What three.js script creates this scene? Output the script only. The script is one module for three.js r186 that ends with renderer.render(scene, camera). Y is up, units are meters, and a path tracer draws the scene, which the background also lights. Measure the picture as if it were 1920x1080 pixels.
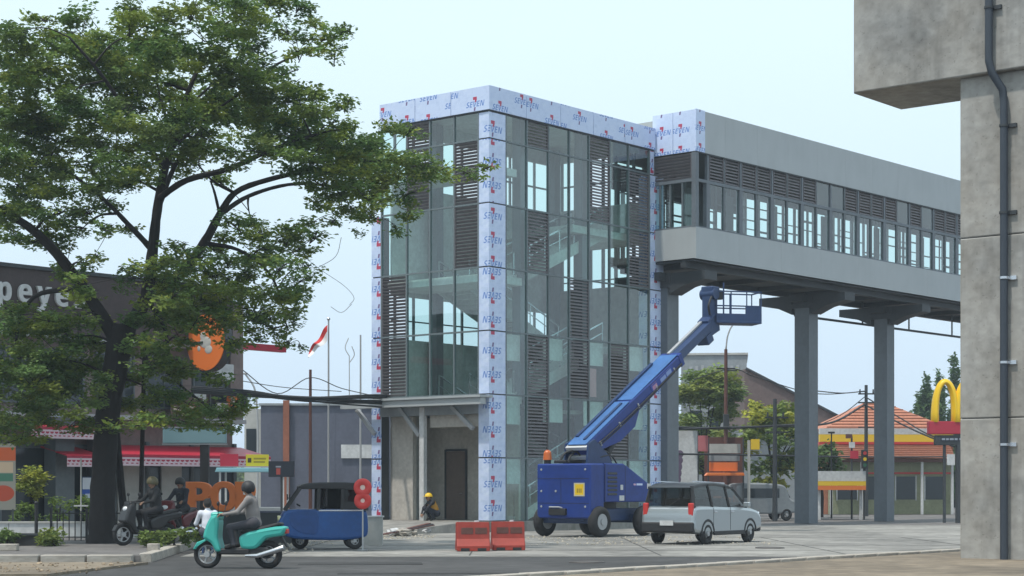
import * as THREE from 'three';
import { mergeGeometries, toCreasedNormals } from 'three/addons/utils/BufferGeometryUtils.js';
import { MarchingCubes } from 'three/addons/objects/MarchingCubes.js';
import { FontLoader } from 'three/addons/loaders/FontLoader.js';
import { TextGeometry } from 'three/addons/geometries/TextGeometry.js';
import { RoundedBoxGeometry } from 'three/addons/geometries/RoundedBoxGeometry.js';

// ---------------------------------------------------------------- camera, sky, sun, exposure
const scene = new THREE.Scene();
const F = 3428;                                            // focal length in photograph pixels (1920 wide)
const camera = new THREE.PerspectiveCamera(2 * Math.atan(915 / F) * 180 / Math.PI, 1920 / 1830, 0.5, 3000);
camera.setViewOffset(1920, 1830, 0, 0, 1920, 1080);        // level camera, lens shifted up: horizon low in the frame
camera.position.set(0, 1.6, 0);
camera.lookAt(0, 1.6, -10);
camera.updateProjectionMatrix();
scene.add(camera);

const renderer = new THREE.WebGLRenderer({ antialias: true });
renderer.setSize(1024, 576);
renderer.toneMapping = THREE.LinearToneMapping;
renderer.toneMappingExposure = 1.07;
renderer.shadowMap.enabled = true;

const SUN = new THREE.Vector3(-0.27, 0.92, 0.24).normalize();
{
  const W = 512, H = 256, data = new Float32Array(W * H * 4);
  const mix = (a, b, t) => a + (b - a) * t;
  for (let j = 0; j < H; j++) for (let i = 0; i < W; i++) {
    const el = ((j + .5) / H - .5) * Math.PI, az = ((i + .5) / W - .5) * 2 * Math.PI;
    const dy = Math.sin(el), c = Math.cos(el), dx = Math.cos(az) * c, dz = Math.sin(az) * c;
    const e = Math.max(0, el) * 180 / Math.PI;
    const t = Math.min(1, e / 14), s = Math.min(1, Math.max(0, (e - 14) / 60));
    let r = mix(mix(.63, .77, t), .66, s), g = mix(mix(.775, .955, t), .81, s), b = mix(mix(.94, 1.05, t), .98, s);
    const d = Math.max(0, dx * SUN.x + dy * SUN.y + dz * SUN.z), glow = Math.pow(d, 6) * .35 + Math.pow(d, 40) * .9;
    r += glow; g += glow * .97; b += glow * .9;
    const k = (j * W + i) * 4; data[k] = r; data[k + 1] = g; data[k + 2] = b; data[k + 3] = 1;
  }
  const sky = new THREE.DataTexture(data, W, H, THREE.RGBAFormat, THREE.FloatType);
  sky.mapping = THREE.EquirectangularReflectionMapping; sky.magFilter = THREE.LinearFilter; sky.minFilter = THREE.LinearFilter; sky.needsUpdate = true;
  scene.background = sky; scene.environment = sky;
}
const sun = new THREE.DirectionalLight(new THREE.Color(1, .945, .86), 3.0);
sun.position.copy(SUN).multiplyScalar(150).add(new THREE.Vector3(0, 0, -60));
sun.target.position.set(0, 0, -60); scene.add(sun, sun.target);
sun.castShadow = true; sun.shadow.radius = 3.5; sun.shadow.mapSize.set(4096, 4096);
Object.assign(sun.shadow.camera, { left: -90, right: 90, top: 90, bottom: -90, near: 1, far: 400 });

// ---------------------------------------------------------------- helpers
function rng(seed) { let a = seed >>> 0; return () => { a |= 0; a = a + 0x6D2B79F5 | 0; let t = Math.imul(a ^ a >>> 15, 1 | a); t = t + Math.imul(t ^ t >>> 7, 61 | t) ^ t; return ((t ^ t >>> 14) >>> 0) / 4294967296; }; }
const V = (x, y, z) => new THREE.Vector3(x, y, z);
const at = (u, v, d) => V((u - 960) / F * d, 1.6 + (915 - v) / F * d, -d);       // a photograph pixel at a known distance
const TH = Math.atan2(.771, .6368);                                             // street direction of the tower, bridge and shops
const taken = new Map();
function numbered(n) { const k = taken.get(n) || 0; taken.set(n, k + 1); return k ? n + '_' + String(k).padStart(3, '0') : n; }
function clean(g) { const o = g.index ? g.toNonIndexed() : g; for (const k of Object.keys(o.attributes)) if (!['position', 'normal', 'uv'].includes(k)) o.deleteAttribute(k); return o; }
function merge(list) { const a = [].concat(list).map(clean); return a.length === 1 ? a[0] : mergeGeometries(a); }
function mesh(name, geos, mat, parent) {
  const m = new THREE.Mesh(merge(geos), mat); m.castShadow = m.receiveShadow = true;
  if (parent) { m.name = name; parent.add(m); } else { m.name = numbered(name); scene.add(m); }
  return m;
}
function tag(o, label, category, group, kind) { o.userData = { label, category }; if (group) o.userData.group = group; if (kind) o.userData.kind = kind; return o; }
function struct(name, geos, mat) { const m = mesh(name, geos, mat); m.userData.kind = 'structure'; return m; }
function thing(name, label, category, p = V(0, 0, 0), turn = 0, group) { const o = new THREE.Group(); o.name = numbered(name); o.position.copy(p); o.rotation.y = turn; scene.add(o); return tag(o, label, category, group); }
function stuff(m) { m.userData.kind = 'stuff'; return m; }
function box(w, h, d, x = 0, y = 0, z = 0, ry = 0, rz = 0, rx = 0, uo = 0, vo = 0) {
  const g = new THREE.BoxGeometry(w, h, d), uv = g.attributes.uv, dims = [[d, h], [d, h], [w, d], [w, d], [w, h], [w, h]];
  for (let f = 0; f < 6; f++) for (let k = 0; k < 4; k++) { const i = f * 4 + k; uv.setXY(i, uv.getX(i) * dims[f][0] + uo, uv.getY(i) * dims[f][1] + vo); }
  if (rx) g.rotateX(rx); if (rz) g.rotateZ(rz); if (ry) g.rotateY(ry);
  return g.translate(x, y, z);
}
const span = (x0, x1, y0, y1, z0, z1, uo = 0, vo = 0) => box(x1 - x0, y1 - y0, z1 - z0, (x0 + x1) / 2, (y0 + y1) / 2, (z0 + z1) / 2, 0, 0, 0, uo, vo);
const rbox = (w, h, d, r, x = 0, y = 0, z = 0) => new RoundedBoxGeometry(w, h, d, 2, r).translate(x, y, z);
function cyl(r0, r1, h, x = 0, y = 0, z = 0, seg = 14, axis = 'y') { const g = new THREE.CylinderGeometry(r1, r0, h, seg); if (axis === 'x') g.rotateZ(Math.PI / 2); if (axis === 'z') g.rotateX(Math.PI / 2); return g.translate(x, y, z); }
const ball = (r, x, y, z, sx = 1, sy = 1, sz = 1, n = 14) => new THREE.SphereGeometry(r, n, Math.ceil(n * .7)).scale(sx, sy, sz).translate(x, y, z);
function beam(p, q, w, h = w) { // rectangular bar from p to q
  const d = q.clone().sub(p), L = d.length(), g = box(w, h, L);
  const m = new THREE.Matrix4().lookAt(V(0, 0, 0), d.clone().negate(), Math.abs(d.y) > L * .98 ? V(1, 0, 0) : V(0, 1, 0));
  g.applyMatrix4(m); const c = p.clone().add(q).multiplyScalar(.5); return g.translate(c.x, c.y, c.z);
}
function tube(pts, radii, seg = 8, caps = true) { // tapered tube along points
  const n = pts.length, R = i => Array.isArray(radii) ? radii[Math.min(i, radii.length - 1)] : radii, pos = [], uv = [], idx = [];
  let up = V(.31, .2, .93).normalize(), len = 0;
  for (let i = 0; i < n; i++) {
    const t = pts[Math.min(n - 1, i + 1)].clone().sub(pts[Math.max(0, i - 1)]).normalize();
    const a = up.clone().sub(t.clone().multiplyScalar(up.dot(t))).normalize(), b = t.clone().cross(a); up = a;
    if (i) len += pts[i].distanceTo(pts[i - 1]);
    for (let k = 0; k <= seg; k++) { const an = k / seg * 2 * Math.PI, c = Math.cos(an) * R(i), s = Math.sin(an) * R(i); pos.push(pts[i].x + a.x * c + b.x * s, pts[i].y + a.y * c + b.y * s, pts[i].z + a.z * c + b.z * s); uv.push(k / seg * 6.28 * R(0), len); }
  }
  for (let i = 0; i < n - 1; i++) for (let k = 0; k < seg; k++) { const a = i * (seg + 1) + k, b = a + seg + 1; idx.push(a, a + 1, b, b, a + 1, b + 1); }
  if (caps) for (const i of [0, n - 1]) { const c = pos.length / 3; pos.push(pts[i].x, pts[i].y, pts[i].z); uv.push(0, 0); for (let k = 0; k < seg; k++) { const a = i * (seg + 1) + k; i ? idx.push(a, a + 1, c) : idx.push(a + 1, a, c); } }
  const g = new THREE.BufferGeometry(); g.setAttribute('position', new THREE.Float32BufferAttribute(pos, 3)); g.setAttribute('uv', new THREE.Float32BufferAttribute(uv, 2)); g.setIndex(idx); g.computeVertexNormals(); return g;
}
const curve = (pts, n = 16) => new THREE.CatmullRomCurve3(pts).getPoints(n);
function ext(pts, depth, bevel = 0, holes = []) { // outline in x,y, extruded along z and centred on z = 0
  const s = new THREE.Shape(pts.map(p => new THREE.Vector2(p[0], p[1]))); for (const h of holes) s.holes.push(new THREE.Path(h.map(p => new THREE.Vector2(p[0], p[1]))));
  const g = new THREE.ExtrudeGeometry(s, { depth: depth - 2 * bevel, bevelEnabled: bevel > 0, bevelThickness: bevel, bevelSize: bevel, bevelOffset: -bevel, bevelSegments: 2, curveSegments: 8 });
  return g.translate(0, 0, -depth / 2 + bevel);
}
function smoothPts(pts, n = 40) { const c = new THREE.CatmullRomCurve3(pts.map(p => V(p[0], p[1], 0)), true, 'catmullrom', .35); return c.getPoints(n).slice(0, -1).map(p => [p.x, p.y]); }

// ---------------------------------------------------------------- textures and materials
function tileNoise(cells, seed) { const r = rng(seed), g = new Float32Array(cells * cells).map(() => r()); return (x, y) => { x = (x % 1 + 1) % 1 * cells; y = (y % 1 + 1) % 1 * cells; const i = Math.floor(x), j = Math.floor(y), fx = x - i, fy = y - j, sx = fx * fx * (3 - 2 * fx), sy = fy * fy * (3 - 2 * fy), q = (a, b) => g[(b % cells) * cells + a % cells]; return (q(i, j) * (1 - sx) + q(i + 1, j) * sx) * (1 - sy) + (q(i, j + 1) * (1 - sx) + q(i + 1, j + 1) * sx) * sy; }; }
function fbm(seed, c0 = 4, oct = 5) { const l = []; for (let i = 0; i < oct; i++) l.push(tileNoise(c0 << i, seed + i * 17)); return (x, y) => { let s = 0, a = .5, t = 0; for (const f of l) { s += a * f(x, y); t += a; a *= .55; } return s / t; }; }
function texture(n, fn, metres, srgb = true) { // fn(x, y) -> [r, g, b] 0..1
  const d = new Uint8Array(n * n * 4); for (let j = 0; j < n; j++) for (let i = 0; i < n; i++) { const c = fn(i / n, j / n), k = (j * n + i) * 4; for (let q = 0; q < 3; q++) d[k + q] = Math.max(0, Math.min(255, c[q] * 255)); d[k + 3] = 255; }
  const t = new THREE.DataTexture(d, n, n); t.wrapS = t.wrapT = THREE.RepeatWrapping; t.magFilter = THREE.LinearFilter; t.minFilter = THREE.LinearMipmapLinearFilter; t.generateMipmaps = true; t.repeat.set(1 / metres, 1 / metres); if (srgb) t.colorSpace = THREE.SRGBColorSpace; t.needsUpdate = true; return t;
}
const grey = v => [v, v, v];
const lin = (r, g, b) => new THREE.Color().setRGB(r, g, b);
const std = (r, g, b, rough = .6, more = {}) => new THREE.MeshStandardMaterial({ color: lin(r, g, b), roughness: rough, ...more });
const N1 = fbm(11, 4, 6), N2 = fbm(47, 8, 5), N3 = fbm(91, 3, 4), N4 = fbm(133, 32, 3);
const fineBump = texture(256, (x, y) => grey(.5 + .5 * (N4(x, y) - .5)), 1.2, false);
const wear = texture(512, (x, y) => { const a = .86 + .2 * (N1(x, y) - .5) + .12 * (N4(x, y) - .5); return [a, a, a]; }, 3);
const streaky = texture(512, (x, y) => { const s = N2(x * 1, y * .25 - Math.floor(y * .25)) - .5, a = .9 + .16 * s + .08 * (N4(x, y) - .5) + .08 * (N1(x, y) - .5); return [a, a, a]; }, 4);
const faint = texture(512, (x, y) => { const a = .93 + .07 * (N2(x, y * .25) - .5) + .05 * (N1(x, y) - .5); return [a, a, a]; }, 4);
const concreteMap = texture(1024, (x, y) => {
  const big = N3(x, y) - .5, mid = N1(x, y) - .5, fine = N4(x, y) - .5, st = N2(x * 2 % 1, .3) - .5, run = Math.max(0, N2(x, y * .12) - .56) * 1.6;
  let v = 0.80 + .24 * big + .26 * mid + .16 * fine - run * .45 + st * .06; const warm = .02 + .05 * (N3(y, x) - .5);
  const pore = N4(x * 3 % 1, y * 3 % 1) > .80 ? -.10 : 0; v += pore;
  return [v + warm, v, v - warm * 1.2];
}, 5);
const concreteBump = texture(512, (x, y) => grey(.5 + .4 * (N1(x, y) - .5) + .35 * (N4(x, y) - .5)), 5, false);
const roadMap = texture(1024, (x, y) => { const a = .80 + .4 * (N3(x, y) - .5) + .25 * (N1(x, y) - .5) + .28 * (N4(x, y) - .5); return [a, a * .99, a * .97]; }, 9);
const tileMap = texture(512, (x, y) => { const a = .82 + .35 * (N1(x, y) - .5) + .25 * (N4(x, y) - .5); return [a, a * .97, a * .95]; }, 4);
const M = {
  film: null,
  fascia: std(.44, .47, .48, .5, { map: faint }),
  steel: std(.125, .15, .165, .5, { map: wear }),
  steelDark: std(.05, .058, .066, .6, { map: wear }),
  column: std(.16, .185, .21, .55, { map: streaky }),
  frame: std(.13, .16, .17, .45),
  louvre: std(.15, .138, .145, .5),
  inner: std(.74, .76, .74, .8, { map: wear }),
  slab: std(.34, .35, .34, .9, { map: concreteMap, bumpMap: concreteBump, bumpScale: .01 }),
  glass: new THREE.MeshPhysicalMaterial({ color: lin(.72, .93, .89), roughness: .03, transmission: 1, thickness: 0, ior: 2.05, side: THREE.DoubleSide }),
  glassDark: new THREE.MeshPhysicalMaterial({ color: lin(.30, .36, .38), roughness: .03, transmission: 1, thickness: 0, ior: 1.52, side: THREE.DoubleSide }),
  concrete: std(.47, .475, .465, .92, { map: concreteMap, bumpMap: concreteBump, bumpScale: .02 }),
  asphalt: std(.085, .085, .088, .95, { map: roadMap, bumpMap: fineBump, bumpScale: .006 }),
  apron: std(.36, .355, .34, .95, { map: roadMap, bumpMap: fineBump, bumpScale: .006 }),
  paving: std(.21, .21, .21, .95, { map: tileMap, bumpMap: fineBump, bumpScale: .006 }),
  kerb: std(.55, .53, .49, .95, { map: concreteMap }),
  dirt: std(.30, .25, .19, 1, { map: roadMap, bumpMap: concreteBump, bumpScale: .05 }),
  bark: std(.026, .022, .022, .95, { map: wear, bumpMap: concreteBump, bumpScale: .03 }),
  pvc: std(.036, .046, .062, .45),
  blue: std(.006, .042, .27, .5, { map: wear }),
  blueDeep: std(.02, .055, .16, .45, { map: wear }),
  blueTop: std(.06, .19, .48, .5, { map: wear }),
  black: std(.018, .018, .02, .6),
  rubber: std(.02, .02, .021, .9),
  chrome: std(.62, .63, .65, .25, { metalness: .9 }),
  greyPaint: std(.35, .36, .37, .5),
  white: std(.74, .75, .75, .6, { map: wear }),
  yellow: std(.75, .50, .02, .5),
  archYellow: std(.86, .55, .01, .4),
  red: std(.50, .035, .03, .5),
  signRed: std(.42, .02, .045, .45),
  orange: std(.72, .18, .035, .5),
  clay: std(.36, .13, .075, .8, { map: wear }),
  barrier: std(.40, .04, .022, .55, { map: wear }),
  brownWall: std(.085, .062, .062, .75, { map: wear }),
  pinkWall: std(.30, .23, .215, .85, { map: wear }),
  greyWall: std(.125, .137, .185, .85, { map: streaky }),
  paleWall: std(.55, .55, .52, .9, { map: streaky }),
  coolWall: std(.33, .36, .38, .85, { map: streaky }),
  darkGlass: std(.03, .04, .048, .12),
  roofTile: std(.60, .25, .155, .85, { map: wear }),
  roofBrown: std(.20, .145, .135, .85, { map: wear }),
  plaster: std(.66, .62, .56, .85, { map: wear }),
  doorBrown: std(.20, .15, .125, .6, { map: streaky }),
  rust: std(.16, .065, .05, .7, { map: wear }),
  wire: std(.025, .028, .032, .8),
  skin: std(.30, .17, .11, .6),
};
// ---------------------------------------------------------------- the ground
{
  const flat = (pts, y, mat, name, thick) => { // polygon given as [x, z], top at y
    const s = new THREE.Shape(pts.map(p => new THREE.Vector2(p[0], -p[1])));
    const g = new THREE.ExtrudeGeometry(s, { depth: thick, bevelEnabled: false }); g.rotateX(-Math.PI / 2).translate(0, y - thick, 0);
    return struct(name, g, mat);
  };
  const g = new THREE.PlaneGeometry(3000, 3000).rotateX(-Math.PI / 2); const uv = g.attributes.uv; for (let i = 0; i < uv.count; i++) uv.setXY(i, uv.getX(i) * 3000, uv.getY(i) * 3000);
  struct('ground', g.translate(0, -.02, 0), M.paving);
  flat([[-60, 20], [60, 20], [60, -52], [20, -56], [-60, -56]], 0, M.asphalt, 'road', .015);
  flat([[-7.7, -42.4], [14, -42.4], [22, -62], [20, -78], [-9, -78]], .012, M.apron, 'concrete_apron', .01);
  flat([[-45, -39.3], [-8.0, -39.3], [-9.4, -57.2], [-45, -57.2]], .15, M.paving, 'sidewalk', .16);
  flat([[-45, -57.2], [-9.4, -57.2], [-9.0, -60], [-8.5, -95], [-45, -95]], .19, M.apron, 'forecourt', .2);
  // kerb stones of the near pavement edge, each a block of its own
  const kb = new THREE.Group(); kb.name = 'kerb'; kb.userData.kind = 'structure'; scene.add(kb);
  const r = rng(5), kg = [0, 1, 2].map(i => rbox(.96 - i * .012, .21, .26, .02));
  for (let i = 0; i < 30; i++) { const m = mesh('kerb_stone', kg[i % 3], M.kerb, kb); m.position.set(-8.3 - i * 1.0 - .3, .062 + (r() - .5) * .012, -39.17 + (r() - .5) * .02); m.rotation.y = (r() - .5) * .02; }
  for (let i = 0; i < 17; i++) { const t = (i + .5) / 17, m = mesh('kerb_stone', kg[i % 3], M.kerb, kb); m.position.set(-7.88 - 1.4 * t, .085 + (r() - .5) * .012, -39.3 - 17.5 * t); m.rotation.y = Math.PI / 2 + .07 + (r() - .5) * .02; }
  flat([[-40, -32.4], [-8.4, -33.0], [-7.6, -38.2], [-40, -38.9]], .05, M.dirt, 'dirt_strip', .06);
  { const p0 = at(1600, 175, 40), md = new THREE.Group(); md.name = 'median'; md.userData.kind = 'structure'; md.position.set(p0.x, 0, p0.z); md.rotation.y = TH; scene.add(md); mesh('median_soil', span(-16, 30, 0, .12, .6, 8.2), M.dirt, md); for (let i = 0; i < 44; i++) { const m = mesh('kerb_stone', kg[i % 3], M.kerb, md); m.position.set(-15.5 + i, .075 + (r() - .5) * .012, .46); } }
  // worn white lane dashes on the carriageway
  const lane = new THREE.Group(); lane.name = 'lane_marking'; lane.userData.kind = 'structure'; scene.add(lane);
  for (let i = 0; i < 9; i++) { const m = mesh('lane_dash', box(2.6, .004, .14), std(.5, .5, .48, .9, { map: wear }), lane); m.position.set(-17 + i * 5.2, .004, -29.5); }
  // slab joints of the apron, asphalt repairs, drain covers and sand
  const seam = std(.06, .06, .058, 1), repair = std(.05, .05, .052, .95, { map: roadMap }), iron = std(.10, .09, .085, .6, { map: wear });
  const joints = new THREE.Group(); joints.name = 'apron_joint'; joints.userData.kind = 'structure'; scene.add(joints);
  for (const z of [-46.5, -50.6, -54.7, -58.8]) mesh('joint_strip', box(20, .004, .035, 4, .0165, z), seam, joints); for (const x of [-5.5, -1, 3.5, 8, 12.5]) mesh('joint_strip', box(.035, .004, 16, x, .0165, -51), seam, joints);
  [[-3.2, -38.6, 2.6, 1.1, .08], [3.4, -36.4, 3.4, .8, -.05], [6.2, -40.4, 1.3, .9, .12], [-1, -34.2, 4.5, .5, .02]].forEach(([x, z, w, d, a]) => { const m = struct('asphalt_repair', box(w, .005, d), repair); m.position.set(x, .004, z); m.rotation.y = a; });
  [[1.6, -39.2, 'round iron drain cover in the road before the barriers'], [6.8, -48.2, 'round iron drain cover on the concrete by the silver car']].forEach(([x, z, lab]) => { const t = thing('drain_cover', lab, 'drain cover', V(x, z < -42 ? .014 : .004, z)); mesh('ring', new THREE.TorusGeometry(.36, .03, 6, 30).rotateX(Math.PI / 2), iron, t); mesh('plate', cyl(.34, .34, .02, 0, .006, 0, 30), iron, t); });
  { const n = 1500, sand = new THREE.InstancedMesh(new THREE.IcosahedronGeometry(1, 0), std(.42, .38, .31, 1), n), o = new THREE.Object3D(); sand.name = 'gravel'; for (let i = 0; i < n; i++) { const k = i % 3, u = r() * r(), s = .008 + .03 * r() * r(); o.position.set(k === 0 ? -5 + (r() - .5) * 5 : k === 1 ? 3 + (r() - .5) * 9 : -7.4 + u * 3, .02, k === 0 ? -59 + (r() - .5) * 5 : k === 1 ? -55.5 + (r() - .5) * 9 : -44 - r() * 14); o.scale.set(s * 1.5, s, s * 1.3); o.rotation.set(r() * 6, r() * 6, 0); o.updateMatrix(); sand.setMatrixAt(i, o.matrix); } tag(sand, 'loose gravel scattered over the concrete before the tower', 'gravel', null, 'stuff'); sand.castShadow = sand.receiveShadow = true; scene.add(sand); }
  // stones and rubble on the dirt strip
  const inst = new THREE.InstancedMesh(new THREE.IcosahedronGeometry(1, 0), std(.27, .22, .165, 1), 900); inst.name = 'rubble'; const q = new THREE.Object3D(), col = new THREE.Color();
  for (let i = 0; i < 900; i++) { const s = .012 + .045 * r() * r() * r(); q.position.set(-34 + r() * 26.4, .05 + s * .3, -33.4 - r() * 4.6); q.scale.set(s * (1 + r()), s, s * (1 + r())); q.rotation.set(r() * 6, r() * 6, r() * 6); q.updateMatrix(); inst.setMatrixAt(i, q.matrix); const v = .6 + .8 * r(); inst.setColorAt(i, col.setRGB(v, v * .95, v * .88)); }
  tag(inst, 'brown stones and rubble scattered on the dirt strip by the kerb', 'rubble', null, 'stuff'); inst.castShadow = inst.receiveShadow = true; scene.add(inst);
}

// ---------------------------------------------------------------- protective film print
function filmTexture(w, h, marks) {
  const pxm = 340, c = document.createElement('canvas'); c.width = Math.round(w * pxm); c.height = Math.round(h * pxm); const x = c.getContext('2d');
  x.fillStyle = '#c5d3ee'; x.fillRect(0, 0, c.width, c.height);
  const r = rng(77); for (let i = 0; i < 240; i++) { const v = r(); x.fillStyle = v > .5 ? 'rgba(228,236,246,.10)' : 'rgba(150,172,208,.10)'; x.fillRect(r() * c.width, r() * c.height, 4 + r() * 90, 3 + r() * 60); }
  for (const [mx, my, s, flip] of marks) {
    x.save(); x.translate(mx * pxm, my * pxm); x.scale(s, s); if (flip) x.rotate(Math.PI);
    x.font = 'italic bold 122px sans-serif'; x.textAlign = 'center'; x.textBaseline = 'middle'; x.fillStyle = '#6889c6'; x.fillText('SEVEN', 0, 0, 380);
    x.fillStyle = '#b23a58'; x.fillRect(-38, -112, 78, 46); x.beginPath(); x.moveTo(6, -70); x.lineTo(40, -70); x.lineTo(22, -30); x.lineTo(-6, -30); x.fill();
    x.fillStyle = '#6f5a86'; x.beginPath(); x.moveTo(-16, 48); x.lineTo(18, 48); x.lineTo(6, 104); x.lineTo(-24, 104); x.fill();
    x.restore();
  }
  const t = new THREE.CanvasTexture(c); t.colorSpace = THREE.SRGBColorSpace; t.wrapS = t.wrapT = THREE.RepeatWrapping; t.repeat.set(1 / w, 1 / h); return t;
}
M.film = new THREE.MeshStandardMaterial({ map: filmTexture(1.5, .87, [[.72, .43, .92, true]]), roughness: .42, bumpMap: fineBump, bumpScale: .003 });
M.filmUp = new THREE.MeshStandardMaterial({ map: filmTexture(1.5, .87, [[.72, .43, .92, false]]), roughness: .42, bumpMap: fineBump, bumpScale: .003 });
M.filmWide = new THREE.MeshStandardMaterial({ map: filmTexture(2.5, 1.74, [[.6, .5, .8, false], [1.85, .93, .8, false], [.6, 1.37, .8, false], [1.85, 1.8, .8, false], [1.85, .06, .8, false]]), roughness: .42, bumpMap: fineBump, bumpScale: .003 });

// ---------------------------------------------------------------- the stair tower
function louvre(w, h, along) { // louvred panel with slats, width along local x, centred on z = 0, base at y = 0
  const gs = [span(-w / 2, -w / 2 + .03, 0, h, -.04, .04), span(w / 2 - .03, w / 2, 0, h, -.04, .04)]; const n = Math.round(h / .122);
  for (let i = 0; i < n; i++) gs.push(box(w - .07, .098, .014, 0, (i + .5) * h / n, 0, 0, 0, -.62));
  const g = merge(gs); if (along === 'z') g.rotateY(Math.PI / 2); return g;
}
const TW = thing('stair_tower', 'tall glazed stair tower with columns and roof edge wrapped in printed white film', 'tower', V(-.828, 0, -66), TH);
{
  const Y = [.39, 2.70, 5.0, 7.30, 9.61, 11.92, 14.25, 15.27], TOP = 16.13, L = 10.31, D = 5.36;
  const zc = [-.51, -1.69, -2.88, -4.06, -5.36], xc = [.96, 2.18, 3.47, 4.75, 5.99, 7.34, 8.59, 10.01];
  const t = .055;
  // plinth and floor
  mesh('plinth', span(-.4, L + .9, .0, .385, -D - .5, .35), M.slab, TW);
  // corner column: film panels one storey module each, folded round the corner, with recessed joints
  const colY = [.40, 2.70, 5.0, 7.30, 9.61, 11.92, 14.25, 15.22];
  mesh('corner_post', span(.03, .9, .38, 15.9, -.48, -.03), M.steelDark, TW);
  for (let i = 0; i < 7; i++) {
    const y0 = colY[i] + .025, y1 = colY[i + 1] - .025, vo = (i * .31) % .87;
    const a = span(0, .94, y0, y1, -.035, 0, .51, vo), b = span(0, .035, y0, y1, -.50, -.036, 0, vo);
    mesh('film_panel', [a, b], [0, 4, 6].includes(i) ? M.filmUp : M.film, TW);
  }
  // end columns, standing proud of the glazing at both ends
  mesh('end_post', span(10.06, 10.95, .38, 14.3, -.55, -.06), M.steelDark, TW);
  for (let i = 0; i < 6; i++) mesh('film_panel', [span(10.03, 11.0, colY[i] + .025, colY[i + 1] - .025, -.055, -.01, .3, i * .4 % .87), span(10.03, 10.065, colY[i] + .025, colY[i + 1] - .025, -.55, -.056, .2, 0)], M.film, TW);
  mesh('film_panel', span(10.03, 10.33, 14.28, 15.22, -.055, -.01, .55, .1), M.film, TW);
  mesh('end_post', span(.05, .5, .38, 11.9, -5.84, -5.42), M.steelDark, TW);
  for (let i = 0; i < 5; i++) mesh('film_panel', span(0, .045, colY[i] + .025, colY[i + 1] - .025, -5.87, -5.39, .35, i * .4 % .87), M.film, TW);
  // roof edge fascia panels
  for (let i = 0; i < 5; i++) mesh('film_panel', span(i ? i * L / 5 + .012 : -.06, (i + 1) * L / 5 + (i === 4 ? .03 : -.012), 15.27, TOP, .0, .06, i * .35, .25 + i * .47), M.filmWide, TW);
  for (let i = 0; i < 3; i++) mesh('film_panel', span(-.06, 0, 15.27, TOP, -(i + 1) * D / 3 - (i === 2 ? .03 : -.012), i ? -i * D / 3 - .012 : -.001, .7 + i * .5, .55 + i * .33), M.filmWide, TW);
  mesh('roof_edge', [span(0, L, 15.3, 16.1, -D - .06, -D), span(L, L + .05, 15.3, 16.1, -D, -.05)], M.fascia, TW);
  mesh('roof', span(.0, L, 15.78, 15.9, -D, -.0), M.inner, TW);
  mesh('roof_joint', [span(-.02, L, 15.21, 15.268, -.05, -.004), span(.004, .05, 15.21, 15.268, -D, -.05)], M.steelDark, TW);
  // mullions and transoms
  for (const x of xc) mesh('mullion', span(x - t / 2, x + t / 2, x > 10 ? .39 : .39, 15.21, -.10, .012), M.frame, TW);
  for (const z of zc) mesh('mullion', span(-.012, .10, 5.0, 15.21, z - t / 2, z + t / 2), M.frame, TW);
  for (const y of Y.slice(1, 7)) for (let i = 0; i < 7; i++) mesh('transom', span(xc[i] + t / 2, xc[i + 1] - t / 2, y - .03, y + .03, -.08, .004), M.frame, TW);
  for (const y of Y.slice(2, 7)) for (let i = 0; i < 4; i++) mesh('transom', span(-.004, .08, y - .03, y + .03, zc[i + 1] + t / 2, zc[i] - t / 2), M.frame, TW);
  // infill: louvres and panes ('R' right face rows from bottom)
  const RL = { 1: [1, 5], 2: [1, 3, 5], 3: [3], 4: [1, 6], 5: [4, 6], 6: [1, 4] }, LL = { 2: [3], 3: [3], 4: [0], 5: [0, 2], 6: [2] };
  const tints = [M.glass, [.68, .90, .85], [.77, .95, .92]].map((c, i) => { if (!i) return c; const m = M.glass.clone(); m.color.setRGB(...c); m.ior = 1.85 + .1 * i; return m; });
  const pane = (w, h) => new THREE.PlaneGeometry(w, h);
  for (let j = 0; j < 7; j++) for (let i = 0; i < 7; i++) {
    const x0 = xc[i] + t / 2, x1 = xc[i + 1] - t / 2, y0 = Y[j] + .03, y1 = Y[j + 1] - .03, w = x1 - x0, h = y1 - y0, cx = (x0 + x1) / 2;
    if (RL[j]?.includes(i)) stuff(mesh('louvre', louvre(w, h).translate(cx, y0, -.045), M.louvre, TW));
    else { const g = pane(w, h).translate(cx, (y0 + y1) / 2, -.035); mesh('glass_pane', g, tints[(i * 5 + j * 7 + i * j) % 3], TW); }
  }
  for (let j = 2; j < 7; j++) for (let i = 0; i < 4; i++) {
    const z1 = zc[i] - t / 2, z0 = zc[i + 1] + t / 2, y0 = Y[j] + .03, y1 = Y[j + 1] - .03, w = z1 - z0, h = y1 - y0, cz = (z0 + z1) / 2;
    if (LL[j]?.includes(i)) stuff(mesh('louvre', louvre(w, h, 'z').rotateY(0).translate(.045, y0, cz), M.louvre, TW));
    else mesh('glass_pane', pane(w, h).rotateY(-Math.PI / 2).translate(.035, (y0 + y1) / 2, cz), tints[(i * 2 + j) % 3], TW);
  }
  // far walls: solid bands with window openings between
  const bandsB = [[.39, 7.30], [8.95, 13.2], [15.2, 15.78]], bandsE = [[.39, 9.85], [11.45, 13.2], [15.2, 15.78]];
  bandsB.forEach(([a, b], i) => mesh('wall_panel', span(.5, L - .2, a, b, -D, -D + .1), M.inner, TW));
  bandsE.forEach(([a, b], i) => mesh('wall_panel', span(L - .19, L - .08, a, b, -D, -.62), i ? M.inner : M.slab, TW));
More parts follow.
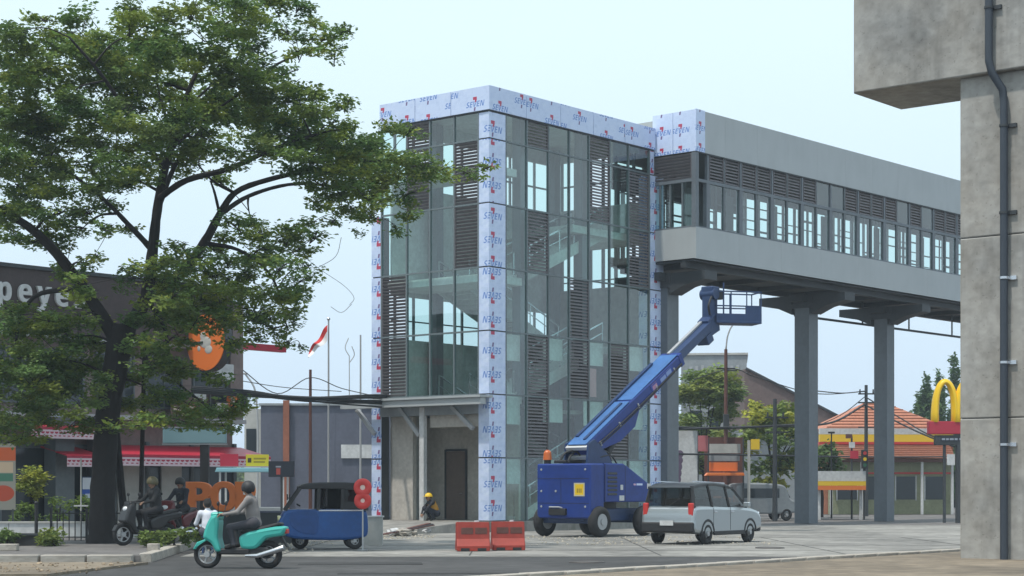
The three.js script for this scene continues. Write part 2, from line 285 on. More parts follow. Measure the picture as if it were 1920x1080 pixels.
  // pale spandrel boards behind the lower panes, one red notice
  for (const [ya, yb] of [[1.75, 2.66], [3.95, 4.96], [6.3, 7.26]]) for (const i of [0, 2, 4, 6]) mesh('spandrel_board', span(xc[i] + .04, xc[i + 1] - .04, ya + .07 * (i % 3), yb, -.34, -.31), M.inner, TW);
  mesh('notice_board', span(6.2, 6.8, 5.15, 6.25, -.30, -.27), std(.52, .22, .22, .7), TW);
  for (const x of [.7, 1.75, 2.85, 3.3, 4.6, 5.9, 6.6, 7.6, 8.4, 9.2]) mesh('window_post', [span(x - .05, x + .05, 13.2, 15.2, -D + .01, -D + .08), span(x - .05, x + .05, 7.30, 8.95, -D + .01, -D + .08)], M.frame, TW);
  for (const z of [-.9, -1.8, -2.45, -3.1, -3.9, -4.6]) mesh('window_post', [span(L - .17, L - .1, 13.2, 15.2, z - .06, z + .06), span(L - .17, L - .1, 9.85, 11.45, z - .07, z + .07)], M.frame, TW);
  mesh('window_bar', [span(.5, L - .2, 14.15, 14.22, -D + .02, -D + .07), span(.5, L - .2, 8.0, 8.05, -D + .02, -D + .07)], M.frame, TW);
  mesh('window_bar', [span(L - .16, L - .11, 14.15, 14.22, -D + .1, -.6), span(L - .16, L - .11, 10.15, 10.2, -D + .1, -.6)], M.frame, TW);
  // inner frame columns with haunched heads, floor slabs
  for (const [x, z] of [[2.6, -4.9], [6.4, -4.9], [2.6, -.7], [6.4, -.7], [9.6, -4.6]]) mesh('inner_column', span(x - .2, x + .2, .39, 15.7, z - .2, z + .2), M.column, TW);
  for (const [y, x0, x1] of [[5.0, .2, 2.3], [9.4, .2, 2.3], [7.2, 7.8, 10.1], [2.7, 7.8, 10.1], [11.75, 5.4, 10.1], [13.4, .2, 2.0]]) mesh('landing', span(x0, x1, y - .28, y, -D + .15, -.35), M.inner, TW);
  // stair flights, alternating front and back
  const fl = [[.39, 2.7, 1, -1.5], [2.7, 5.0, -1, -3.7], [5.0, 7.2, 1, -1.5], [7.2, 9.4, -1, -3.7], [9.4, 11.75, 1, -1.5]];
  for (const [ya, yb, s, zm] of fl) {
    const xa = s > 0 ? 2.3 : 7.8, xb = s > 0 ? 7.8 : 2.3, n = 14, gs = [];
    for (let k = 0; k < n; k++) { const x = xa + (xb - xa) * (k + .5) / n, y = ya + (yb - ya) * (k + 1) / n; gs.push(box(Math.abs(xb - xa) / n + .02, .17, 1.5, x, y - .085, zm)); }
    const sf = mesh('stair_flight', gs, M.inner, TW);
    for (const dz of [-.8, .8]) mesh('stringer', beam(V(xa, ya - .08, zm + dz), V(xb, yb - .08, zm + dz), .06, .42), M.inner, sf);
    for (const dz of [-.78, .78]) { const rail = [beam(V(xa, ya + .95, zm + dz), V(xb, yb + .95, zm + dz), .05), beam(V(xa, ya + .55, zm + dz), V(xb, yb + .55, zm + dz), .03)]; for (let k = 0; k <= 6; k++) { const x = xa + (xb - xa) * k / 6, y = ya + (yb - ya) * k / 6; rail.push(box(.035, .95, .035, x, y + .47, zm + dz)); } mesh('handrail', rail, M.chrome, sf); }
  }
  // entrance on the street side: steel canopy, post, braces, wall and door
  mesh('canopy_beam', span(-.55, -.25, 4.62, 4.86, -7.0, .05), M.fascia, TW);
  mesh('canopy_beam', span(-.02, .18, 4.30, 4.97, -5.4, -.5), M.coolWall, TW);
  mesh('canopy_deck', span(-.62, .1, 4.87, 4.95, -5.5, .1), M.fascia, TW);
  mesh('canopy_post', span(-.10, .08, .38, 4.6, -3.32, -3.1), M.white, TW);
  for (const [za, zb, y0, y1] of [[-4.35, -3.35, 4.6, 3.55], [-1.75, -.72, 4.6, 3.75], [-6.6, -5.65, 4.6, 3.65]]) mesh('brace', beam(V(-.05, y0, za), V(-.05, y1, zb), .14, .14), M.greyPaint, TW);
  mesh('lintel', span(.25, .45, 3.85, 4.3, -3.1, -.5), M.plaster, TW);
  mesh('inner_wall', [span(.5, .7, .39, 4.3, -5.36, -4.2), span(2.3, 2.45, .39, 4.3, -5.2, -.5)], M.plaster, TW);
  const dr = mesh('door', span(2.24, 2.29, .40, 3.0, -4.05, -3.1), M.doorBrown, TW);
  mesh('door_handle', box(.06, .03, .14, 2.2, 1.4, -3.25), M.chrome, dr); mesh('door_frame', [span(2.22, 2.29, .40, 3.08, -4.13, -4.06), span(2.22, 2.29, .40, 3.08, -3.09, -3.02), span(2.22, 2.29, 3.01, 3.09, -4.06, -3.09)], M.steelDark, dr);
  mesh('ceiling', span(.2, 10, 4.45, 4.6, -D + .1, -.5), M.slab, TW);
}
// access ramp and loose materials before the entrance
{
  const rp = new THREE.Group(); rp.name = 'ramp'; rp.userData.kind = 'structure'; rp.position.set(-.828, 0, -66); rp.rotation.y = TH; scene.add(rp);
  mesh('ramp_slab', ext([[-.41, 0], [-.41, .384], [-1.6, .36], [-6.2, .03], [-6.2, 0]], 5.2).translate(0, 0, -2.6), M.apron, rp);
  const r = rng(31);
  for (let i = 0; i < 4; i++) { const g = new THREE.DodecahedronGeometry(.12 + r() * .16, 1); const p = g.attributes.position; for (let k = 0; k < p.count; k++) { const n = 1 + .25 * Math.sin(p.getX(k) * 31 + i) * Math.cos(p.getY(k) * 27); p.setXYZ(k, p.getX(k) * n * 1.4, p.getY(k) * n * .6, p.getZ(k) * n); } g.computeVertexNormals();
    const q = at([738, 757, 772, 800][i], 1000, [60.8, 60.2, 61.2, 62.5][i]); const m = mesh('cement_bag', g, i % 3 ? M.kerb : M.white); m.position.set(q.x, .13, q.z); m.rotation.y = r() * 6; tag(m, ['white slumped bag at the left end of the planks', 'pale grey bag in the middle of the ramp pile', 'pale grey bag touching the raised end of the planks', 'white bag lying alone near the entrance post'][i], 'bag', 'bags left on the ramp'); }
  for (let i = 0; i < 3; i++) { const a = at(716 + i * 12, 1000, 59 + i * .5), b = at(800 + r() * 14, 985, 62.5); const m = mesh('timber_plank', beam(V(a.x, .10 + i * .03, a.z), V(b.x, .33 + i * .03, b.z), .16, .035), i % 2 ? M.steelDark : M.rust); tag(m, ['rusty brown plank at the bottom of the ramp pile', 'dark plank lying between the two brown ones', 'rusty brown plank on top of the ramp pile'][i], 'plank', 'planks on the ramp'); }
}
// ---------------------------------------------------------------- the footbridge
const TB = 49.1 * Math.PI / 180;
const BR = thing('footbridge', 'long grey covered footbridge on steel columns leading from the tower', 'bridge', V(7.32, 0, -72.77), TB);
{ // local: x along the bridge from its near end, z = 0 the side facing the street, -z across
  const L = 44, W = 4.3, y = { b: 10.74, p: 12.0, l0: 13.95, l1: 15.02, top: 16.67 };
  const posts = [.86]; for (let i = 1; i < 18; i++) posts.push(.86 + i * 2.36);
  // roof side: film-wrapped end panels, then grey panels
  mesh('film_panel', span(-.05, 0, y.l1, y.top, -1.08, -.02, .25, .35), M.filmWide, BR);
  mesh('film_panel', span(-.05, 0, y.l1, y.top, -2.1, -1.10, .15, .35), M.filmWide, BR);
  mesh('film_panel', span(-.05, .58, y.l1, y.top + .02, -.02, .04, .32, .30), M.filmWide, BR);
  for (let i = 0; i < 18; i++) mesh('roof_panel', span(i ? posts[0] + (i - .5) * 2.36 + .002 : .59, posts[0] + (i + .5) * 2.36 - .002, y.l1, y.top, -.02, .03, i * 1.7), M.fascia, BR);
  for (let i = 0; i < 9; i++) mesh('roof_panel', span(2.2 + i * 4.72, 6.9 + i * 4.72, y.l1, y.top, -W - .03, -W), M.fascia, BR);
  mesh('roof_sheet', [span(.0, L, y.top - .32, y.top - .2, -W, -.02), span(0, L, y.l1 + .1, y.l1 + .18, -W, -.02)], M.steel, BR);
  mesh('roof_gutter', span(-.06, L, y.l1 - .05, y.l1 - .002, -.12, .02), M.steelDark, BR);
  mesh('end_wall', span(-.02, .0, y.l1, y.top - .2, -W, -2.12), M.fascia, BR);
  // parapet: grey cladding panels
  mesh('parapet_panel', span(-.05, .0, y.b + .02, y.p, -2.1, -.02), M.fascia, BR);
  for (let i = 0; i < 14; i++) mesh('parapet_panel', span(i ? i * 3.2 - .2 + .002 : -.05, (i + 1) * 3.2 - .2 - .002, y.b, y.p, -.02, .04, i * 2.3, .4), M.fascia, BR);
  for (let i = 0; i < 14; i++) mesh('parapet_panel', span(i * 3.2, (i + 1) * 3.2 - .02, y.b, y.p - .85, -W - .04, -W), M.fascia, BR);
  mesh('deck', span(0, L, 10.85, 11.05, -W, -.03), M.slab, BR);
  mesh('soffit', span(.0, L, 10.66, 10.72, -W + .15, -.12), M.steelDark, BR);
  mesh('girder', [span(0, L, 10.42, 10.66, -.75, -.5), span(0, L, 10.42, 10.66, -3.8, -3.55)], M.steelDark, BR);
  for (let i = 0; i < 14; i++) mesh('cross_beam', span(.6 + i * 3.1, .78 + i * 3.1, 10.46, 10.66, -3.55, -.75), M.steelDark, BR);
  // posts, rails, glazing and louvres of the near side
  mesh('corner_post', span(-.06, .16, y.p, y.l1 - .05, -.17, .03), M.column, BR);
  mesh('head_rail', span(.16, L, y.l0 - .12, y.l0, -.12, .0), M.column, BR);
  mesh('end_rail', span(-.05, .06, y.l0 - .12, y.l0, -2.1, -.17), M.column, BR); mesh('end_rail', span(-.05, .06, y.p, y.p + .07, -2.1, -.17), M.column, BR);
  mesh('sill_rail', span(.16, L, y.p, y.p + .06, -.12, .0), M.column, BR);
  stuff(mesh('louvre', louvre(1.85, y.l1 - y.l0 - .06, 'z').translate(.0, y.l0, -1.12), M.louvre, BR));
  posts.forEach((x, i) => {
    mesh('post', span(x - .12, x + .12, y.p + .06, y.l0 - .12, -.17, .0), M.column, BR);
    mesh('post_head', span(x - .05, x + .05, y.l0, y.l1 - .05, -.14, -.01), M.column, BR);
    mesh('mullion', span(x + 1.11, x + 1.25, y.p + .06, y.l0 - .12, -.10, -.02), M.steel, BR);
    mesh('mullion', span(x + 1.15, x + 1.21, y.l0, y.l1 - .05, -.10, -.02), M.steel, BR);
    for (const k of [0, 1]) {
      const x0 = x + (k ? 1.25 : .12), x1 = x + (k ? 2.24 : 1.11), cx = (x0 + x1) / 2;
      mesh('glass_pane', new THREE.PlaneGeometry(x1 - x0, y.l0 - .12 - y.p - .06).translate(cx, (y.l0 - .06 + y.p) / 2, -.06), M.glass, BR);
      const n = i * 2 + k;
      if ([7, 8, 13, 15, 22].includes(n)) mesh('glass_pane', new THREE.PlaneGeometry(x1 - x0, y.l1 - .05 - y.l0).translate(cx, (y.l1 - .05 + y.l0) / 2, -.06), M.glass, BR);
      else stuff(mesh('louvre', louvre(x1 - x0, y.l1 - .05 - y.l0).translate(cx, y.l0, -.06), M.louvre, BR));
    }
  });
  for (const z of [-.65, -1.25, -1.75]) mesh('mullion', span(-.03, .03, y.p + .07, y.l0 - .12, z - .04, z + .04), M.steel, BR);
  mesh('glass_pane', new THREE.PlaneGeometry(1.9, 1.8).rotateY(Math.PI / 2).translate(0, 12.95, -1.12), M.glass, BR);
  // far side: posts, bars, railing, header; the sky shows through
  for (let i = 0; i < 37; i++) mesh('far_post', span(.3 + i * 1.18, .3 + i * 1.18 + (i % 2 ? .07 : .16), 11.0, y.l1, -W + .02, -W + .14), M.column, BR);
  mesh('far_header', span(0, 9.4, 13.95, y.l1, -W + .03, -W + .08), M.steelDark, BR); mesh('far_header', span(9.42, L, 14.75, y.l1, -W + .03, -W + .08), M.steelDark, BR);
  for (const yy of [11.75, 12.15, 12.75]) mesh('far_rail', span(0, L, yy, yy + .045, -W + .18, -W + .22), M.steel, BR);
  { const r = rng(19); for (let i = 0; i < 36; i++) { const x0 = .4 + i * 1.18; for (const yy of [13.05, 13.4, 13.8, 14.25]) if (r() < .8) { const y0 = yy + (r() - .5) * .22; mesh('far_bar', span(x0, x0 + 1.1, y0, y0 + .04 + .08 * r() * r(), -W + .06, -W + .11), M.steel, BR); } const xw = x0 + r() * .7; if (r() < .75) mesh('far_panel', span(xw, xw + .12 + .25 * r(), 11.1, 14.8, -W + .16, -W + .19), M.steel, BR); } }
  for (const [x, w] of [[2.2, .9], [4.9, 1.7], [7.6, .9], [11.6, .5], [16.0, .45], [21, .5], [25.5, .6]]) mesh('partition', span(x, x + w, 11.05, 14.6, -W + .3, -W + .36), M.steel, BR);
  // columns with crossheads and haunches
  for (const [cx, w] of [[.75, .78], [11.55, .76], [18.6, .70]]) {
    const zc = -2.05;
    mesh('column', span(cx - w / 2, cx + w / 2, 0, 9.72, zc - w / 2, zc + w / 2), M.column, BR);
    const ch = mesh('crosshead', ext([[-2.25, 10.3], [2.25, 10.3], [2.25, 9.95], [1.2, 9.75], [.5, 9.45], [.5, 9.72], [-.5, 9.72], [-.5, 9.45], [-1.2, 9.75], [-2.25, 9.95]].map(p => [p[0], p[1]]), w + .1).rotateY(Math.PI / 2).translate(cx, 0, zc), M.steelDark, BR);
    mesh('stiffener', [span(cx - w / 2 - .09, cx - w / 2 - .05, 9.9, 10.3, zc - .6, zc - .5), span(cx - w / 2 - .09, cx - w / 2 - .05, 9.9, 10.3, zc + .5, zc + .6)], M.steelDark, ch);
    mesh('head_block', span(cx - w * 1.1, cx + w * 1.1, 10.0, 10.32, zc - .35, zc + .35), M.steelDark, BR);
  }
  // hanging service rail below the far edge
  const sr = mesh('service_rail', span(12.5, L, 9.52, 9.62, -3.3, -3.2), M.steelDark, BR);
  for (let i = 0; i < 7; i++) mesh('hanger', span(14 + i * 4.6, 14.06 + i * 4.6, 9.62, 10.66, -3.28, -3.22), M.steelDark, sr);
  const br = mesh('hanging_bracket', [span(.55, 1.35, 9.95, 10.03, -.66, -.58), span(.6, .68, 10.03, 10.3, -.66, -.58), span(1.1, 1.18, 10.03, 10.3, -.66, -.58)], M.steelDark, BR);
}

// ---------------------------------------------------------------- viaduct pier at the right edge
{
  const p0 = at(1600, 175, 40); // lower front corner of the cap
  const PR = thing('viaduct_pier', 'massive raw concrete viaduct pier with square column and overhanging cap', 'pier', V(p0.x, 0, p0.z), TH);
  // local: +x away along the viaduct, +z along the cap towards the camera side
  mesh('cap', ext([[0, 10.235], [9.6, 10.235], [9.6, 13.2], [0, 13.2]], 2.25, .03).rotateY(-Math.PI / 2).translate(1.125, 0, 0), M.concrete, PR);
  const lifts = [0, 3.06, 6.86, 10.24];
  for (let i = 0; i < 3; i++) mesh('column_lift', ext([[2.43, lifts[i] + .006], [5.1, lifts[i] + .006], [5.1, lifts[i + 1] - .006], [2.43, lifts[i + 1] - .006]], 1.95, .025).rotateY(-Math.PI / 2).translate(.18 + .975, 0, 0), M.concreteC || M.concrete, PR);
  mesh('column_core', span(.2, 2.08, 0, 10.2, 2.47, 5.05), M.steelDark, PR);
  // drain pipe
  const DP = thing('drain_pipe', 'dark plastic drain pipe running down the concrete pier', 'pipe', V(p0.x, 0, p0.z), TH);
  const zt = 3.22, zb = 3.47, x1 = -.12, x2 = .06;
  mesh('pipe', tube([V(x1, 13.1, zt), V(x1, 10.75, zt), V(x1, 10.45, zt), V(x1 + .03, 10.2, zt + .05), V(x2, 9.85, zb - .03), V(x2, 9.6, zb), V(x2, 6, zb), V(x2, .05, zb)], .082, 16), M.pvc, DP);
  for (const y of [11.55, 9.1, 7.3, 5.95, 4.2, 2.5]) { const up = y > 10.3, c = mesh('clamp', [cyl(.098, .098, .05, up ? x1 : x2, y, up ? zt : zb, 16), box(.16, .05, .05, (up ? x1 : x2) + .08, y, up ? zt : zb), span((up ? x1 : x2) + .06, (up ? x1 : x2) + .12, y - .04, y + .04, (up ? zt : zb), (up ? zt : zb) + .24)], y < 7 ? M.chrome : M.steelDark, DP); }
}
// ---------------------------------------------------------------- boom lift
function label2(w, h, draw) { const c = document.createElement('canvas'); c.width = 256; c.height = Math.max(32, Math.round(256 * h / w)); const x = c.getContext('2d'); draw(x, c.width, c.height); const t = new THREE.CanvasTexture(c); t.colorSpace = THREE.SRGBColorSpace; return new THREE.MeshStandardMaterial({ map: t, roughness: .6 }); }
const plate = (w, h, th = .012) => { const g = new THREE.BoxGeometry(w, h, th); return g; };
{
  const BL = thing('boom_lift', 'blue telescopic boom lift with raised boom and work basket', 'boom lift', V(2.68, 0, -60.43), TH);
  // chassis and wheels
  mesh('chassis', [rbox(3.1, .42, 1.5, .05, .1, .72, 0), rbox(.5, .3, 2.3, .04, 1.3, .6, 0), rbox(.5, .3, 2.3, .04, -1.15, .6, 0)], M.blueDeep, BL);
  for (const [x, z] of [[1.3, 1.12], [1.3, -1.12], [-1.15, 1.12], [-1.15, -1.12]]) {
    const w = mesh('wheel', [new THREE.TorusGeometry(.36, .15, 10, 28).scale(1, 1, 1.15).translate(x, .51, z), cyl(.34, .34, .22, x, .51, z, 24, 'z')], M.rubber, BL);
    mesh('rim', [cyl(.26, .26, .26, x, .51, z, 20, 'z'), cyl(.09, .11, .34, x, .51, z, 10, 'z')], M.greyPaint, w);
  }
  mesh('turntable', cyl(.7, .7, .22, .1, 1.02, 0, 28), M.black, BL);
  // turret: rear counterweight, engine covers
  const tr = mesh('counterweight', [rbox(.75, 1.78, 2.2, .06, -1.23, 1.50, 0), rbox(.5, .42, 2.0, .06, -1.12, .72, 0)], M.blue, BL);
  mesh('warning_label', plate(.43, .43).rotateY(-Math.PI / 2).translate(-1.612, 1.55, .66), label2(1, 1, (x, w, h) => { x.fillStyle = '#b9b49a'; x.fillRect(0, 0, w, h); x.fillStyle = '#d8b412'; x.fillRect(w * .1, h * .1, w * .8, h * .8); x.fillStyle = '#8a7420'; for (let i = 0; i < 3; i++) x.fillRect(w * (.28 + .17 * i), h * .42, w * .1, h * .32); }), tr);
  mesh('grab_handle', [tube([V(-1.6, .95, -.55), V(-1.7, .98, -.5), V(-1.7, .98, -.1), V(-1.6, .95, -.05)], .025)], M.greyPaint, tr);
  mesh('tow_bracket', rbox(.12, .22, .7, .03, -1.64, .83, -.2), M.black, tr);
  const cv = mesh('engine_cover', [ext([[-.84, 1.14], [-.84, 2.40], [.2, 2.40], [.42, 2.32], [1.92, 1.62], [1.92, 1.14]], .8, .04).translate(0, 0, .70)], M.blue, BL);
  mesh('engine_cover', [ext([[-.84, 1.14], [-.84, 2.40], [.2, 2.40], [.42, 2.32], [1.92, 1.62], [1.92, 1.14]], .8, .04).translate(0, 0, -.70)], M.blue, BL);
  for (let i = 0; i < 6; i++) mesh('vent_slot', box(.5, .07, .03, -.42, 1.40 + i * .135, 1.10, 0, 0, -.4), M.black, cv);
  mesh('door_seam', [span(.28, .30, 1.16, 2.34, 1.094, 1.103), span(-.82, -.8, 1.16, 2.38, 1.094, 1.103)], M.black, cv);
  mesh('decal', plate(.55, .13).translate(1.02, 1.72, 1.104), label2(4, 1, (x, w, h) => { x.fillStyle = '#1d3f92'; x.fillRect(0, 0, w, h); x.fillStyle = '#c9a3b4'; x.fillRect(4, h * .3, w * .22, h * .45); x.fillStyle = '#c6cfe4'; x.fillRect(w * .3, h * .25, w * .62, h * .5); }), cv);
  for (const [x, y, w] of [[.08, 1.62, .14], [.08, 1.27, .26], [1.62, 1.66, .2], [1.72, 1.30, .22]]) mesh('latch', rbox(w, .17, .03, .01, x, y, 1.11), M.white, cv);
  mesh('hose_tray', [rbox(.9, .1, .5, .03, -.9, 2.46, -.35), tube(curve([V(-1.3, 2.42, -.4), V(-1.1, 2.75, -.3), V(-.8, 2.8, -.1), V(-.6, 2.6, 0)]), .04), tube(curve([V(-1.2, 2.42, -.1), V(-1.0, 2.6, -.2), V(-.7, 2.9, -.1)]), .035)], M.black, BL);
  const bc = mesh('beacon', [cyl(.15, .13, .2, -1.35, 2.62, -.85, 16), ball(.13, -1.35, 2.72, -.85)], new THREE.MeshStandardMaterial({ color: lin(.55, .12, .02), roughness: .3 }), BL); mesh('beacon_base', cyl(.12, .12, .14, -1.35, 2.45, -.85, 14), M.black, bc);
  mesh('panel_seam', [span(-1.611, -1.604, 1.9, 1.912, -1.05, 1.05), span(-1.611, -1.604, 1.1, 1.112, -1.05, 1.05), span(-1.611, -1.604, 1.112, 1.9, -.1, -.088)], M.black, tr);
  for (const [y, z] of [[2.2, -.9], [2.2, .9], [1.0, -.9], [1.0, .9], [1.5, -.9], [1.5, -.3]]) mesh('bolt', cyl(.035, .035, .03, -1.612, y, z, 8, 'x'), M.greyPaint, tr);
  mesh('hydraulic_hose', [tube(curve([V(-.6, 2.42, .2), V(-.3, 2.75, .38), V(.2, 2.8, .4), V(.6, 2.5, .3)], 14), .03, 7), tube(curve([V(-.7, 2.42, .3), V(-.2, 2.62, .48), V(.4, 2.66, .45), V(.8, 2.38, .4)], 14), .025, 7)], M.black, BL);
  // turret uprights carrying the boom foot
  mesh('boom_upright', [ext([[-1.0, 2.2], [-.9, 3.05], [-.55, 3.2], [.2, 2.7], [.5, 2.3]], .06, .01).translate(0, 0, .46), ext([[-1.0, 2.2], [-.9, 3.05], [-.55, 3.2], [.2, 2.7], [.5, 2.3]], .06, .01).translate(0, 0, -.46)], M.blueDeep, BL);
  const A = 31.6 * Math.PI / 180, B = new THREE.Group(); B.name = 'boom'; B.position.set(-.55, 2.98, 0); B.rotation.z = A; B.scale.y = 1.08; BL.add(B);
  mesh('outer_section', ext([[-.25, -.30], [.5, -.38], [1.4, -.62], [2.4, -.62], [2.9, -.30], [6.0, -.24], [6.0, .12], [2.6, .16], [-.25, .18]], .80, .03), M.blue, B);
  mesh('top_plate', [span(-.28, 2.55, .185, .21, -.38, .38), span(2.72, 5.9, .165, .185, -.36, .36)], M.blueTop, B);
  mesh('hose_carrier', [span(.2, 5.2, .212, .26, -.34, -.22), span(.0, 2.4, .212, .25, .1, .2)], M.blueDeep, B);
  mesh('boom_hose', [tube(curve([V(-.1, -.05, .43), V(1.2, -.12, .43), V(3, -.16, .43), V(5.9, -.14, .43)], 16), .022, 6), tube(curve([V(-.1, -.12, .43), V(1.2, -.2, .43), V(3, -.22, .43), V(5.9, -.18, .43)], 16), .018, 6)], M.black, B);
  for (let i = 0; i < 5; i++) mesh('hose_clip', box(.05, .16, .04, .4 + i * 1.25, -.14, .42), M.greyPaint, B);
  mesh('foot_plate', [rbox(.16, .12, .86, .02, -.3, .10, 0), rbox(.16, .12, .86, .02, -.28, -.24, 0)], M.white, B);
  mesh('boom_decal', plate(1.5, .24).translate(4.6, -.06, .408), label2(6, 1, (x, w, h) => { x.fillStyle = '#1a3a8c'; x.fillRect(0, 0, w, h); x.fillStyle = '#7f93c2'; x.fillRect(w * .42, h * .22, w * .24, h * .56); x.fillRect(w * .7, h * .15, w * .22, h * .6); x.fillStyle = '#a87a9a'; x.fillRect(w * .06, h * .2, w * .2, h * .6); }), B);
  mesh('inner_section', ext([[6.0, -.18], [8.55, -.18], [8.55, .12], [6.0, .14]], .5, .02), M.blueDeep, B);
  mesh('slide_shoe', [rbox(.22, .42, .84, .02, 5.98, -.05, 0)], M.blue, B);
  mesh('boom_light', rbox(.16, .1, .06, .01, 7.3, .0, .19), M.white, B);
  mesh('inner_hose', [span(6.0, 8.4, .14, .2, -.14, -.02)], M.greyPaint, B);
  mesh('boom_nose', [ext([[8.3, -.34], [8.95, -.42], [9.12, .0], [9.0, .22], [8.4, .2]], .46, .03), rbox(.4, .32, .5, .03, 8.2, -.36, 0)], M.blueDeep, B);
  // lift cylinder
  const p = V(.35, 2.35, 0), q = V(1.42, 3.55, 0);
  const lc = mesh('lift_cylinder', tube([p, p.clone().lerp(q, .72)], .16, 16), M.black, BL); mesh('cylinder_rod', tube([p.clone().lerp(q, .7), q], .09, 14), M.chrome, lc);
  // jib, rotator and basket
  const cosA = Math.cos(A), sinA = Math.sin(A), tip = V(-.55 + 8.85 * cosA, 2.98 + 8.85 * sinA, 0);
  mesh('jib', [rbox(.36, 1.05, .42, .05, tip.x - .05, tip.y + .55, 0), rbox(.5, .36, .5, .05, tip.x + .02, tip.y + 1.05, 0), rbox(.6, .3, .46, .05, tip.x + .1, tip.y + .05, 0), cyl(.2, .2, .6, tip.x - .05, tip.y + .95, 0, 16, 'z'), cyl(.16, .16, .5, tip.x + .05, tip.y + .3, 0, 16)], M.blueDeep, BL);
  mesh('control_box', [rbox(.3, .34, .34, .03, tip.x + .3, tip.y + .95, .1), tube(curve([V(tip.x - .25, tip.y + .2, .15), V(tip.x - .4, tip.y + .5, .2), V(tip.x - .1, tip.y + 1.0, .2)]), .04)], M.black, BL);
  const K = new THREE.Group(); K.name = 'basket'; K.position.set(tip.x + .3, tip.y - .08, -.1); K.rotation.y = -TH + .25; BL.add(K);
  mesh('basket_floor', [rbox(1.75, .09, .95, .02, .85, .04, 0)], M.blueDeep, K);
  mesh('kick_panel', [span(-.02, 1.72, .08, .34, .44, .47), span(-.02, 1.72, .08, .34, -.47, -.44), span(1.70, 1.73, .08, .62, -.44, .44), span(1.1, 1.72, .34, .60, .44, .465)], M.blueDeep, K);
  for (const [x, z] of [[0, .45], [.55, .45], [1.15, .45], [1.7, .45], [0, -.45], [.85, -.45], [1.7, -.45]]) mesh('basket_post', cyl(.024, .024, 1.12, x, .6, z, 8), M.blueDeep, K);
  for (const y of [.62, 1.14]) mesh('guard_rail', [beam(V(0, y, .45), V(1.7, y, .45), .045), beam(V(0, y, -.45), V(1.7, y, -.45), .045), beam(V(0, y, -.45), V(0, y, .45), .045), beam(V(1.7, y, -.45), V(1.7, y, .45), .045)], M.blueDeep, K);
  mesh('mast_pole', cyl(.03, .03, 1.4, .28, .75, .4, 8), M.blueDeep, K);
}

